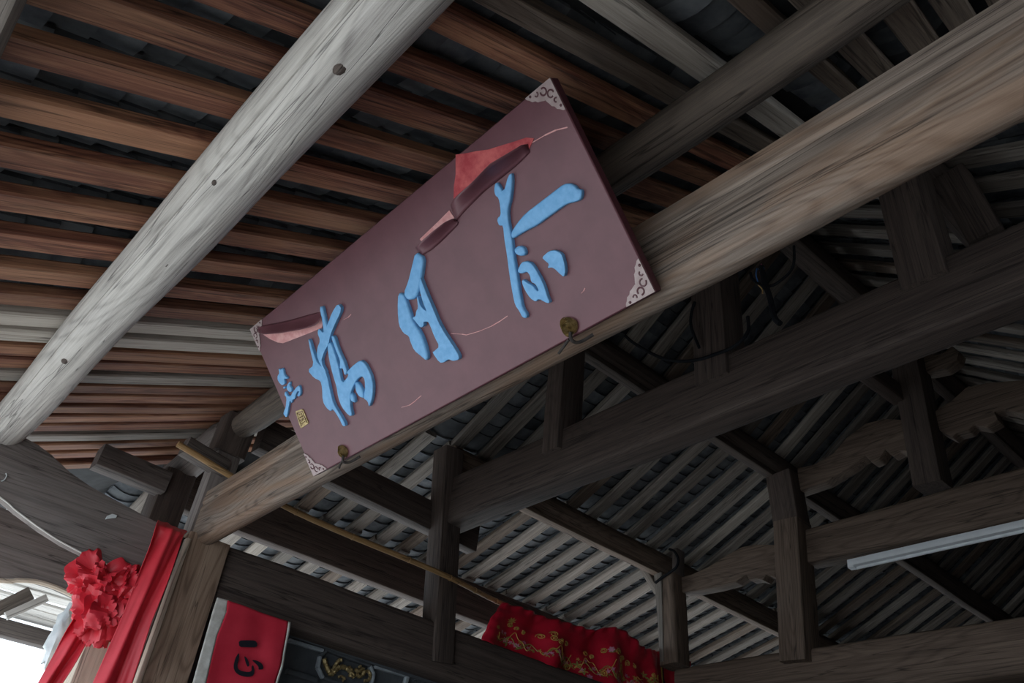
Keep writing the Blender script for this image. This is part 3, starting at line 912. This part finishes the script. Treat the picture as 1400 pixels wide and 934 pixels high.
ch3 = [[(125, 70), (150, 65), (165, 150), (185, 215), (178, 280), (158, 268), (145, 170)],
       [(255, 45), (285, 85), (240, 180), (205, 260), (190, 330), (160, 380), (140, 450), (185, 540), (130, 460), (110, 400), (115, 350), (135, 300), (115, 250), (125, 215), (155, 255), (185, 190), (215, 110)],
       [(180, 330), (205, 310), (230, 380), (260, 480), (282, 600), (330, 540), (312, 520), (350, 480), (405, 435), (440, 455), (480, 530), (498, 600), (495, 690), (470, 765), (460, 720), (430, 700), (440, 640), (440, 570), (420, 545), (385, 570), (350, 640), (340, 680), (340, 760), (355, 820), (330, 820), (280, 760), (255, 690), (245, 620), (220, 540), (195, 440)],
       [(370, 585), (395, 590), (430, 655), (432, 700), (400, 690), (375, 650)],
       [(338, 655), (365, 680), (375, 735), (338, 715)],
       [(205, 270), (230, 270), (250, 340), (275, 400), (300, 450), (320, 520), (300, 545), (288, 490), (265, 500), (270, 440), (240, 370)],
       [(50, 290), (62, 300), (85, 380), (115, 460), (160, 490), (185, 560), (200, 640), (225, 740), (270, 810), (312, 885), (290, 895), (265, 840), (220, 770), (205, 790), (175, 765), (150, 720), (145, 620), (135, 580), (90, 560), (45, 505), (90, 470), (65, 370)]]
ch4 = [[(110, 110), (135, 125), (155, 105), (170, 130), (180, 190), (220, 220), (210, 240), (175, 225), (190, 290), (150, 310), (120, 280), (97, 240), (100, 190), (120, 170)],
       [(205, 310), (240, 260), (250, 290), (240, 310), (270, 350), (260, 385), (230, 385), (205, 350)],
       [(160, 330), (185, 315), (192, 345), (172, 352)],
       [(185, 380), (200, 385), (215, 430), (255, 430), (270, 390), (340, 305), (365, 325), (372, 410), (350, 440), (325, 430), (350, 380), (335, 370), (310, 420), (300, 470), (275, 470), (265, 520), (245, 480), (235, 530), (220, 620), (205, 685), (165, 640), (180, 595), (195, 560), (205, 450), (180, 420)]]
raised('character', strokes(ch1, 670, 230, 4.45), 0.016, 'blue', 0.008)
raised('character', strokes(ch2, 535, 335, 5.494), 0.018, 'blue', 0.009)
raised('character', strokes(ch3, 415, 405, 5.045), 0.016, 'blue', 0.008)
o = raised('signature', strokes(ch4, 370, 490, 8.486), 0.011, 'blue', 0.005)
o['label'] = 'small sky-blue signature characters'
# gold seal: a frame with bent strokes inside
seal = empty('seal', SP(413, 573)) if False else None
sc = [SP(*p, h=0.004) for p in crop_pts([(302, 622), (378, 595), (440, 745), (358, 800)], 370, 490, 8.486)]
ch = []
def ribbon(p, q, w, h=0.003):
    d = (q - p).normalized(); s = d.cross(sn) * (w / 2)
    v = [p - s, p + s, q + s, q - s]
    v = v + [x - sn * 0.006 for x in v]
    return v, [(0, 1, 2, 3), (7, 6, 5, 4), (0, 4, 5, 1), (1, 5, 6, 2), (2, 6, 7, 3), (3, 7, 4, 0)]
for i in range(4):
    ch.append(ribbon(sc[i], sc[(i + 1) % 4], 0.008))
rs = random.Random(5)
def bil(u, v):
    return (sc[0] * (1 - u) + sc[1] * u) * (1 - v) + (sc[3] * (1 - u) + sc[2] * u) * v
for u0, v0, u1, v1 in ((.2, .15, .8, .15), (.2, .15, .2, .45), (.8, .15, .8, .45), (.5, .1, .5, .5), (.2, .32, .8, .32), (.15, .5, .85, .5), (.2, .6, .2, .9), (.4, .55, .4, .9), (.6, .6, .6, .95), (.8, .6, .8, .9), (.2, .75, .8, .75), (.3, .9, .85, .9)):
    ch.append(ribbon(bil(u0, v0), bil(u1, v1), 0.006))
o = multi('seal', ch, 'gold', plq, axis=sx, smooth=False)
o['label'] = 'square gold seal'

# corner plates with pierced scrolls
def corner(cx, cy, dx, dy):
    dx *= 0.72; dy *= 0.72
    L = 0.155
    pts = [(0, 0), (L, 0), (L * 0.97, 0.012), (L * 0.90, 0.022), (L * 0.84, 0.035), (L * 0.74, 0.040), (L * 0.68, 0.052), (L * 0.60, 0.056), (L * 0.52, 0.062), (L * 0.46, 0.066)]
    pts = pts + [(L * 0.43, L * 0.43)] + [(y, x) for x, y in pts[:0:-1]]
    poly = [S(cx + dx * x, cy + dy * y) for x, y in pts]
    cp = raised('corner_plate', [poly], 0.004, 'mauve', 0.0)
    chs = []
    for mir in (0, 1):
        for (x, y, r, a0, a1) in ((0.058, 0.030, 0.016, -20, 280), (0.095, 0.020, 0.009, 10, 230), (0.128, 0.010, 0.003, 0, 360)):
            pl = []
            for k in range(13):
                a = math.radians(a0 + (a1 - a0) * k / 12)
                xx, yy = x + r * math.cos(a), y + r * math.sin(a)
                if mir:
                    xx, yy = yy, xx
                pl.append(S(cx + dx * xx, cy + dy * yy, 0.0035))
            chs.append(tube_data(pl, 0.0032, 5))
    multi('scroll', chs, 'scroll', cp, axis=sx)
e_ = 0.002
corner(e_, e_, 1, 1); corner(SW - e_, e_, -1, 1); corner(e_, SH - e_, 1, -1); corner(SW - e_, SH - e_, -1, -1)

# torn patches: the bare backing, and the vinyl that curls off it
def patch(pts, ox, oy, s, mat):
    return raised('torn_patch', [[SP(*p) for p in crop_pts(pts, ox, oy, s)]], 0.0025, mat, 0.0)
patch([(330, 240), (410, 230), (480, 215), (560, 205), (640, 180), (740, 150), (830, 120), (885, 125), (850, 200), (800, 190), (700, 260), (565, 340), (480, 430), (420, 490), (315, 580), (318, 460), (330, 380)], 560, 165, 5.187, 'torn')
patch([(285, 635), (320, 690), (90, 860), (75, 840), (200, 720)], 560, 165, 5.187, 'torn_pink')
patch([(225, 480), (330, 455), (430, 450), (600, 420), (740, 395), (880, 350), (985, 200), (1000, 330), (985, 400), (900, 440), (700, 520), (490, 600), (420, 590), (320, 545)], 335, 405, 9.343, 'torn_pink')
def flap(free, hinge, ox, oy, s, lift, name='torn_flap'):
    """sheet of vinyl: fixed along the hinge, its free edge standing off the board"""
    m = 14
    def samp(pl, t):
        L = [0]
        for i in range(len(pl) - 1):
            L.append(L[-1] + (Vector(pl[i + 1]) - Vector(pl[i])).length)
        x = t * L[-1]
        for i in range(len(pl) - 1):
            if x <= L[i + 1] + 1e-9:
                k = (x - L[i]) / max(L[i + 1] - L[i], 1e-9)
                return Vector(pl[i]).lerp(Vector(pl[i + 1]), k)
        return Vector(pl[-1])
    vs, fs = [], []
    q = 6
    for i in range(m + 1):
        t = i / m
        f, h = samp(free, t), samp(hinge, t)
        env = max(math.sin(math.pi * t), 0.0) ** 0.6
        for j in range(q + 1):
            v = j / q
            # free edge lies nearer to the viewer, so aim through it before lifting
            hh = lift * env * (1 - v) ** 1.5 + 0.003
            p = h.lerp(f, 1 - v)
            w0 = SP(ox + p.x / s, oy + p.y / s)
            dv = (Vector((0, 0, EYE)) - w0).normalized()
            vs.append(w0 + dv * (hh / max(dv.dot(sn), 0.2)))
    for i in range(m):
        for j in range(q):
            a = i * (q + 1) + j
            fs.append((a, a + 1, a + q + 2, a + q + 1))
    o = from_world(name, vs, fs, 'plaque', plq, axis=sx, angle=60)
    md = o.modifiers.new('thick', 'SOLIDIFY'); md.thickness = 0.0015; md.offset = 0
    return o
flap([(290, 600), (315, 550), (420, 460), (480, 400), (565, 310), (700, 230), (815, 160), (840, 165)], [(330, 715), (370, 660), (450, 580), (530, 500), (620, 430), (720, 350), (800, 280), (850, 225)], 560, 165, 5.187, 0.075)
flap([(40, 900), (90, 850), (160, 790), (250, 720), (318, 690), (325, 700)], [(80, 960), (150, 920), (220, 860), (290, 790), (340, 740), (345, 720)], 560, 165, 5.187, 0.05)
flap([(170, 470), (240, 490), (330, 480), (430, 475), (600, 445), (740, 420), (880, 380), (930, 345), (985, 215)], [(150, 390), (260, 370), (400, 345), (560, 310), (700, 270), (820, 235), (900, 215), (950, 205), (990, 200)], 335, 405, 9.343, 0.05)
# scratches that show the white core
def scratch(pl, w=0.0025):
    pts = [SP(*p, h=0.0012) for p in pl]
    c = [ribbon(pts[i], pts[i + 1], w * (0.6 + 0.8 * ((i * 37) % 10) / 10)) for i in range(len(pts) - 1)]
    o = multi('scratch', c, 'torn_pink', plq, axis=sx, smooth=False)
scratch([(617, 456), (632, 457), (638, 458), (655, 453), (672, 446), (684, 439), (694, 432)])
scratch([(549, 557), (560, 554), (567, 549), (576, 541)])
scratch([(728, 195), (745, 185), (760, 178), (776, 174)], 0.004)
scratch([(470, 437), (476, 434), (480, 430)])
scratch([(795, 401), (798, 398), (800, 394)])
# gold rosette studs with black hooks
def stud(px, py, r):
    c = SP(px, py, 0.012)
    ex, ey = sx, sy
    st = []
    nn, rings = 28, 12
    vs, fs = [], []
    for j in range(rings + 1):
        rr = r * (1 - j / rings)
        h = 0.020 * math.sin(math.pi / 2 * j / rings) + 0.007 * math.cos(j * math.pi) * (1 if j < rings else 0)
        for k in range(nn):
            a = 2 * math.pi * k / nn
            wv = 1 + 0.07 * math.cos(3 * a + j * 0.6)
            vs.append(c + ex * (rr * wv * math.cos(a)) + ey * (rr * wv * math.sin(a)) + sn * (h - 0.012))
    for j in range(rings):
        for k in range(nn):
            k2 = (k + 1) % nn
            fs.append((j * nn + k, j * nn + k2, (j + 1) * nn + k2, (j + 1) * nn + k))
    o = from_world('stud', vs, fs, 'gold', plq, axis=sx, angle=80)
    o['label'] = 'dull gold rosette stud'
    hk = [c - ey * r * 0.6, c - ey * (r * 1.35) + sn * 0.012, c - ey * (r * 1.8) - sn * 0.01 + ex * 0.01, c - ey * (r * 1.7) - sn * 0.04 + ex * 0.05]
    tube('hook', hk, 0.006, 'iron', o, n=7)
    tube('hook', [c - ey * r * 1.1 - ex * r * 0.5, c - ey * (r * 1.5) - ex * 0.06 - sn * 0.01, c - ey * (r * 1.75) - ex * 0.10 - sn * 0.03], 0.005, 'iron', o, n=7)
stud(779, 446, 0.034)
stud(470, 617, 0.030)

# ------------------------------------------------------------------ bamboo pole and embroidered curtain
pole_pts = [P(243, 607, b=4.40), P(405, 700, b=4.44), P(600, 783, b=4.47), P(690, 827, b=4.66), P(800, 868, b=4.70), P(895, 901, b=4.70)]
pl = empty('bamboo_pole', pole_pts[0])
tag(pl, 'long thin bamboo pole slanting across the posts to the embroidered curtain', 'pole')
sm = smooth_line(pole_pts, 8)
vs, fs = tube_data(sm, 0.0185, 10)
o = from_world('cane', vs, fs, 'bamboo', pl, axis=pole_pts[-1] - pole_pts[0])
for i in range(5, len(sm) - 1, 3):
    d = (sm[i + 1] - sm[i - 1]).normalized()
    v, f = tube_data([sm[i] - d * 0.006, sm[i] - d * 0.003, sm[i] + d * 0.003, sm[i] + d * 0.006], 0.02, 10, radii=[0.018, 0.0215, 0.0215, 0.018])
    from_world('node_ring', v, f, 'bamboo', pl, axis=d)

def cloth(name, rows, mat, parent, thick=0.003, nrm=None, fold=None, nu=24, nv=20, angle=70):
    """rows: list of polylines (top to bottom), each resampled to nu; fold(u,v) = displacement along nrm"""
    def res(pl, n):
        L = [0]
        for i in range(len(pl) - 1):
            L.append(L[-1] + (pl[i + 1] - pl[i]).length)
        out = []
        for k in range(n + 1):
            x = k / n * L[-1]
            i = 0
            while i < len(pl) - 2 and x > L[i + 1]:
                i += 1
            t = (x - L[i]) / max(L[i + 1] - L[i], 1e-9)
            out.append(pl[i].lerp(pl[i + 1], min(t, 1)))
        return out
    rr = [res(smooth_line(r, 6) if len(r) > 2 else r, nu) for r in rows]
    vs, fs = [], []
    for j in range(nv + 1):
        y = j / nv * (len(rr) - 1)
        i = min(int(y), len(rr) - 2)
        t = y - i
        for k in range(nu + 1):
            p = rr[i][k].lerp(rr[i + 1][k], t)
            if fold:
                p = p + nrm * fold(k / nu, j / nv)
            vs.append(p)
    for j in range(nv):
        for k in range(nu):
            a = j * (nu + 1) + k
            fs.append((a, a + 1, a + nu + 2, a + nu + 1))
    o = from_world(name, vs, fs, mat, parent, axis=Vector((1, 0, 0)), angle=angle)
    md = o.modifiers.new('thick', 'SOLIDIFY'); md.thickness = thick; md.offset = 0
    return o

cur = empty('embroidered_curtain', P(760, 850, b=4.6))
tag(cur, 'red curtain embroidered with flowers and gold scrolls, gathered on the bamboo pole', 'curtain')
ctop = [(686, 824), (720, 834), (760, 847), (790, 856), (812, 862), (828, 858), (846, 859), (860, 868), (880, 884), (905, 893), (925, 896), (943, 905)]
topw = [P(x, y, b=4.60 if x < 900 else 4.8) for x, y in ctop]
botw = [Vector((p.x - 0.02 + 0.012 * i - 0.17 * max(0, 1 - i / 5), p.y - 0.01, 1.69 + EYE)) for i, p in enumerate(topw)]
midw = [p.lerp(q, 0.5) + Vector((-0.04, 0, 0)) for p, q in zip(topw, botw)]
def cfold(u, v):
    g = 0.016 * math.sin(u * 120) * max(0, 1 - v * 6) + (0.040 * math.sin(u * 27 + 1.8 * v) + 0.018 * math.sin(u * 53 + 2 - 2 * v)) * min(1, 0.25 + v * 2)
    return g + 0.02 * noise.noise(Vector((u * 9, v * 5, 0)))
cl = cloth('cloth', [topw, midw, botw], 'red_dark', cur, nrm=Vector((0, -1, 0)), fold=cfold, nu=150, nv=26)
# embroidery: flat thread work lying on the cloth, following its folds
me = cl.data
mwc = cl.matrix_world.copy()
NU, NV = 150, 26
def on_cloth(u, v):
    u = min(max(u, 0), 0.9999); v = min(max(v * 2.1, 0), 0.9999)
    x, y = u * NU, v * NV
    i, j = int(x), int(y)
    fx, fy = x - i, y - j
    g = lambda a, b: me.vertices[b * (NU + 1) + a].co
    p = (g(i, j) * (1 - fx) + g(i + 1, j) * fx) * (1 - fy) + (g(i, j + 1) * (1 - fx) + g(i + 1, j + 1) * fx) * fy
    return mwc @ p + Vector((0, -0.006, 0))
gold, pink, green = [], [], []
def spiral(u, v, r, turns, st, asp=2.2):
    n = int(10 * turns)
    return tube_data([on_cloth(u + r * (1 - k / n * 0.8) * math.cos(st + k * 0.63), v + asp * r * (1 - k / n * 0.8) * math.sin(st + k * 0.63)) for k in range(n + 1)], 0.004, 4)
def petal(u, v, ang, L, W):
    c0 = (math.cos(ang), math.sin(ang))
    pts = []
    for s, w in ((0, 0), (.35, W), (.75, W * .8), (1, 0), (.75, -W * .8), (.35, -W)):
        pts.append(on_cloth(u + L * (c0[0] * s) - w * c0[1], v + 2.2 * (L * c0[1] * s + w * c0[0])))
    return pts, [tuple(range(6))]
re_ = random.Random(11)
for (u, v) in ((.20, .22), (.23, .17), (.26, .23), (.50, .20), (.53, .24), (.60, .42), (.64, .46), (.33, .40), (.45, .38)):
    gold.append(spiral(u, v, 0.014, 1.6, re_.random() * 6))
for k in range(8):
    gold.append(petal(.075, .17, k * math.pi / 4, 0.018, 0.003))
    gold.append(petal(.035, .30, k * math.pi / 4, 0.010, 0.002))
for (u, v) in ((.09, .36), (.26, .33), (.29, .35), (.31, .37), (.28, .38), (.47, .19), (.53, .43), (.51, .40), (.58, .38), (.76, .35), (.13, .38), (.40, .44)):
    for k in range(6):
        pink.append(petal(u, v, k * math.pi / 3 + u * 9, 0.012, 0.0035))
    for k in range(3):
        green.append(petal(u + .012, v + .02, 1.1 * k + u * 20, 0.018, 0.003))
for (u, v) in ((.66, .24), (.68, .28), (.70, .26), (.69, .32), (.72, .30), (.74, .25), (.36, .36), (.38, .40)):
    for k in range(5):
        (gold if k % 2 else green).append(petal(u, v, k * 1.256 + u * 30, 0.017, 0.0035))
for k0 in range(5):
    u0 = .05 + .155 * k0
    gold.append(tube_data([on_cloth(u0 + .13 * t, .33 + .05 * math.sin(t * 9 + k0) + .02 * math.sin(t * 23)) for t in [i / 30 for i in range(31)]], 0.0035, 4))
    green.append(tube_data([on_cloth(u0 + .02 + .13 * t, .36 + .04 * math.sin(t * 11 + 2 + k0)) for t in [i / 30 for i in range(31)]], 0.0035, 4))
    for j in range(10):
        u, v = u0 + .015 * j, .30 + .10 * re_.random()
        for k in range(5):
            (pink if j % 3 else gold).append(petal(u, v, k * 1.256 + j, 0.006 + 0.005 * re_.random(), 0.0022))
        for k in range(2):
            green.append(petal(u + .006, v + .012, j + k * 1.3, 0.010, 0.002))
    for j in range(3):
        gold.append(spiral(u0 + .03 + .03 * j, .20 + .05 * re_.random(), 0.008 + .006 * re_.random(), 1.8, j * 2))
gold.append(tube_data([on_cloth(.83 + .10 * t, .02 + .75 * t) for t in [i / 14 for i in range(15)]], 0.008, 5))
for nm, ck_, mt in (('gold_embroidery', gold, 'gold_emb'), ('pink_embroidery', pink, 'pink_emb'), ('green_embroidery', green, 'green_emb')):
    multi(nm, ck_, mt, cur, smooth=False)['kind'] = 'stuff'
multi('border_cord', [tube_data([on_cloth(.845 + .10 * t, .02 + .75 * t) for t in [i / 14 for i in range(15)]], 0.007, 5)], 'cable', cur)

# ------------------------------------------------------------------ red drape and rosette on the bow beam
BD = 4.42
dr = empty('red_drape', P(230, 720, b=BD))
tag(dr, 'red satin cloth hung over the end of the bow-shaped beam with a crumpled rosette', 'drape')
def prow(pts, b=BD):
    return [P(x, y, b=b) for x, y in pts]
rows = [prow([(216, 711), (236, 719), (256, 727)], 4.50), prow([(213, 716), (233, 724), (253, 731)]), prow([(203, 750), (224, 752), (245, 752)]), prow([(188, 792), (207, 795), (226, 800)]), prow([(165, 850), (184, 850), (205, 852)]), prow([(128, 934), (152, 934), (180, 934)]), prow([(105, 985), (130, 985), (160, 985)])]
def dfold(u, v):
    return 0.018 * math.sin(u * 9 + 2.0 + v * 4) * min(1, v * 4) + 0.02 * noise.noise(Vector((u * 5 + v * 2, v * 3, 4)))
cloth('tail', rows, 'red', dr, nrm=Vector((0, -1, 0)), fold=dfold, nu=30, nv=40)
rows = [prow([(118, 818), (136, 824), (150, 830)], 4.62), prow([(104, 838), (122, 845), (134, 850)], 4.60), prow([(92, 860), (106, 870), (119, 876)], 4.58), prow([(76, 892), (90, 900), (103, 905)], 4.58), prow([(53, 934), (70, 934), (84, 936)], 4.58), prow([(28, 985), (46, 985), (62, 985)], 4.58)]
cloth('tail', rows, 'red', dr, nrm=Vector((0, -1, 0)), fold=dfold, nu=24, nv=30)
# rosette: crumpled pleats thrown out from a knot
rc = P(136, 812, b=4.56)
def rosette(c, sx_, sy_, sz_, seed, lean):
    vs, fs = [], []
    nu_, nv_ = 64, 34
    for j in range(nv_ + 1):
        ph = math.pi * j / nv_
        for i in range(nu_):
            th = 2 * math.pi * i / nu_
            n3 = Vector((math.sin(ph) * math.cos(th), math.sin(ph) * math.sin(th), math.cos(ph)))
            q = Vector((n3.x * 1.5, n3.y * 1.5, n3.z * 1.3)) + Vector((seed, 2.2, 5.1))
            q = q + Vector((noise.noise(q * 0.9), noise.noise(q * 0.9 + Vector((9, 0, 0))), 0)) * 0.6
            c1 = abs(noise.noise(q * 1.25))
            c2 = abs(noise.noise(q * 2.6 + Vector((5, 1, 9))))
            r = 1.10 - 1.05 * min(c1, 0.5) - 0.20 * min(c2, 0.5)
            z = n3.z * sz_ * r
            vs.append(c + Vector((n3.x * sx_ * r - lean * z, n3.y * sy_ * r, z)))
    for j in range(nv_):
        for i in range(nu_):
            a, b = j * nu_ + i, j * nu_ + (i + 1) % nu_
            fs.append((a, b, b + nu_, a + nu_))
    return vs, fs
ch = [rosette(rc + Vector((-0.02, 0, 0.06)), 0.175, 0.12, 0.15, 0.3, 0.15), rosette(rc + Vector((0.04, -0.02, -0.08)), 0.15, 0.11, 0.17, 4.1, 0.1), rosette(rc + Vector((0.09, -0.03, 0.05)), 0.11, 0.10, 0.13, 7.7, -0.2)]
o = multi('rosette', ch, 'red', dr, angle=28)
# pale plastic sheet bunched beside the left tail
vs, fs = [], []
pc0 = P(80, 872, b=5.20)
for j in range(11):
    for i in range(16):
        th, ph = 2 * math.pi * i / 16, math.pi * j / 10
        n3 = Vector((math.sin(ph) * math.cos(th), math.sin(ph) * math.sin(th), math.cos(ph)))
        r = 1 + 0.5 * noise.noise(n3 * 2.4)
        vs.append(pc0 + Vector((n3.x * 0.05, n3.y * 0.05, n3.z * 0.16)) * r)
for j in range(10):
    for i in range(16):
        a, b = j * 16 + i, j * 16 + (i + 1) % 16
        fs.append((a, b, b + 16, a + 16))
o = from_world('plastic_sheet', vs, fs, 'plastic', None, angle=50)
tag(o, 'bunched grey-white plastic sheet beside the left red cloth tail', 'sheet')

# ------------------------------------------------------------------ red banner by the column
BN = 4.44
bn = empty('red_banner', P(340, 830, b=BN))
tag(bn, 'red cloth banner with a black character and a white side strip, beside the square column', 'banner')
def bfold(u, v):
    return 0.006 * math.sin(u * 7 + 3 * v) + 0.010 * noise.noise(Vector((u * 3, v * 3, 8)))
tl, tr = (311, 821), (394, 850)
def brow(l, r):
    return [P(*l, b=BN), P((l[0] + r[0]) / 2, (l[1] + r[1]) / 2, b=BN), P(*r, b=BN)]
redl = [(311, 821), (308, 838), (295, 868), (288, 896), (280, 934), (262, 1010)]
redr = [(394, 850), (391, 868), (386, 893), (383, 912), (377, 934), (362, 1015)]
stl = [(297, 817), (291, 834), (281, 868), (273, 896), (263, 934), (242, 1008)]
cloth('cloth', [brow(l, r) for l, r in zip(redl, redr)], 'red_banner', bn, nrm=Vector((0, -1, 0)), fold=bfold, nu=24, nv=30)
cloth('side_strip', [brow(l, (r[0] + 1.5, r[1])) for l, r in zip(stl, redl)], 'white_cloth', bn, nrm=Vector((0, -1, 0)), fold=lambda u, v: bfold(0, v), nu=6, nv=30)
cloth('hem', [brow((x - 0.5, y), (x + 3, y + 1)) for x, y in redr], 'white_cloth', bn, nrm=Vector((0, -1, 0)), fold=lambda u, v: bfold(1, v), nu=2, nv=30)
bstrokes = [[(463, 530), (540, 526), (620, 528), (642, 560), (635, 592), (550, 592), (470, 590)],
            [(465, 640), (430, 700), (412, 780), (430, 830), (480, 865), (560, 878), (605, 860), (615, 810), (600, 760), (585, 780), (590, 815), (560, 830), (490, 820), (455, 800), (450, 760), (468, 690)],
            [(515, 672), (545, 700), (565, 750), (562, 772), (548, 780), (530, 740)],
            [(590, 712), (640, 720), (685, 750), (698, 785), (690, 805), (650, 805), (655, 790), (648, 770), (610, 735)]]
chs = []
for st in bstrokes:
    pp = [P(x, y, b=BN - 0.016) for x, y in chaikin(crop_pts(st, 260, 800, 6.97), 1)]
    n = len(pp)
    chs.append((pp + [p + Vector((0, 0.003, 0)) for p in pp], [tuple(range(n))] + [tuple(range(2 * n - 1, n - 1, -1))] + [(i, i + n, (i + 1) % n + n, (i + 1) % n) for i in range(n)]))
multi('character', chs, 'ink', bn, smooth=False)

# ------------------------------------------------------------------ carved panel under the tie beam
BP = 4.74
lp = empty('carved_panel', P(470, 930, b=BP))
tag(lp, 'slate-grey panel with a gold dragon relief in a pale octagonal frame under the tie beam', 'panel')
prism('board', [V(1.75, BP, 0.35), V(5.6, BP, 0.35), V(5.6, BP, 1.40), V(1.75, BP, 1.40)], Vector((0, 0.04, 0)), 'slate', lp)
def rail(p, q, w_, mat, h=0.02, name='moulding', b=BP):
    p0, p1 = P(*p, b=b - h / 2), P(*q, b=b - h / 2)
    return timber(name, p0, p1, rect(h, w_, 0.004), mat, lp, seg=2, wob=0, rough=0)
rail((392, 864), (640, 948), 0.05, 'slate', 0.04)
rail((395, 876), (441, 890), 0.022, 'slate_trim', 0.03)
rail((392, 918), (432, 931), 0.03, 'slate', 0.04)
octo = [(437, 898), (434, 913), (441, 927), (470, 938), (506, 946), (510, 922), (505, 911), (470, 898), (446, 889)]
for i in range(len(octo)):
    j = (i + 1) % len(octo)
    rail(octo[i], octo[j], 0.018, 'slate_trim' if i in (0, 1, 5, 4) else 'slate', 0.035, 'octagon_frame')
rail((511, 912), (557, 924), 0.022, 'slate_trim', 0.03)
rail((557, 923), (550, 950), 0.03, 'slate_trim', 0.03)
rail((566, 928), (620, 944), 0.02, 'slate', 0.03)
dch = []
def dtube(pts, r):
    p3 = smooth_line([P(x, y, b=BP - 0.022) for x, y in pts], 5)
    rd = [r * (0.75 + 0.5 * abs(math.sin(i * 1.3))) for i in range(len(p3))]
    dch.append(tube_data(p3, r, 6, radii=rd))
dtube([(443, 900), (445, 908), (449, 917), (453, 922), (459, 916), (466, 912), (474, 914), (480, 920), (484, 926)], 0.014)
dtube([(454, 918), (459, 909), (463, 904), (467, 902)], 0.012)
dtube([(476, 912), (480, 918), (479, 926)], 0.014)
dtube([(485, 915), (490, 918), (496, 915), (497, 921), (491, 925), (487, 921)], 0.012)
dtube([(490, 913), (494, 910)], 0.008)
dtube([(497, 919), (503, 918), (506, 923), (504, 930), (498, 931)], 0.010)
dtube([(462, 926), (467, 925), (471, 928), (468, 931)], 0.008)
multi('dragon_relief', dch, 'gold', lp, angle=50)

# ------------------------------------------------------------------ cables by the gable post
def cab(pts, r, mat, name, parent, ox=930, oy=320, s=4.245, a=3.13):
    return tube(name, [P(x, y, a=a) for x, y in crop_pts(pts, ox, oy, s)], r, mat, parent, n=7)
cb = empty('cable_bundle', P(1043, 372, a=3.13))
tag(cb, 'bundle of black cables with loose coloured wire ends below the worn cross beam', 'cable')
cab([(470, 190), (490, 280), (520, 370), (545, 480), (580, 520)], 0.016, 'cable', 'cable', cb)
cab([(660, 70), (660, 160), (640, 215), (590, 265), (530, 300), (460, 292), (420, 260), (408, 225)], 0.008, 'cable', 'cable', cb)
cab([(480, 200), (500, 300), (540, 420), (548, 500)], 0.008, 'cable', 'cable', cb)
cab([(445, 200), (440, 240), (452, 280)], 0.004, 'wire_blue', 'wire', cb)
cab([(455, 205), (480, 190), (485, 230), (465, 215)], 0.004, 'wire_blue', 'wire', cb)
cab([(470, 175), (478, 205), (462, 225)], 0.004, 'wire_pink', 'wire', cb)
cab([(408, 225), (425, 265), (450, 290), (475, 320), (478, 345)], 0.004, 'wire_yellow', 'wire', cb)
c2 = cab([(392, 480), (395, 560), (360, 615), (300, 660), (220, 692), (110, 728), (0, 738), (-120, 715), (-260, 640), (-320, 590)], 0.010, 'cable', 'power_cable', None)
tag(c2, 'black power cable sagging across the wide stub post', 'cable')
c3 = cab([(85, 395), (65, 460), (62, 530), (85, 600), (110, 660)], 0.009, 'cable', 'power_cable', None)
tag(c3, 'black cable drop left of the wide stub post', 'cable')
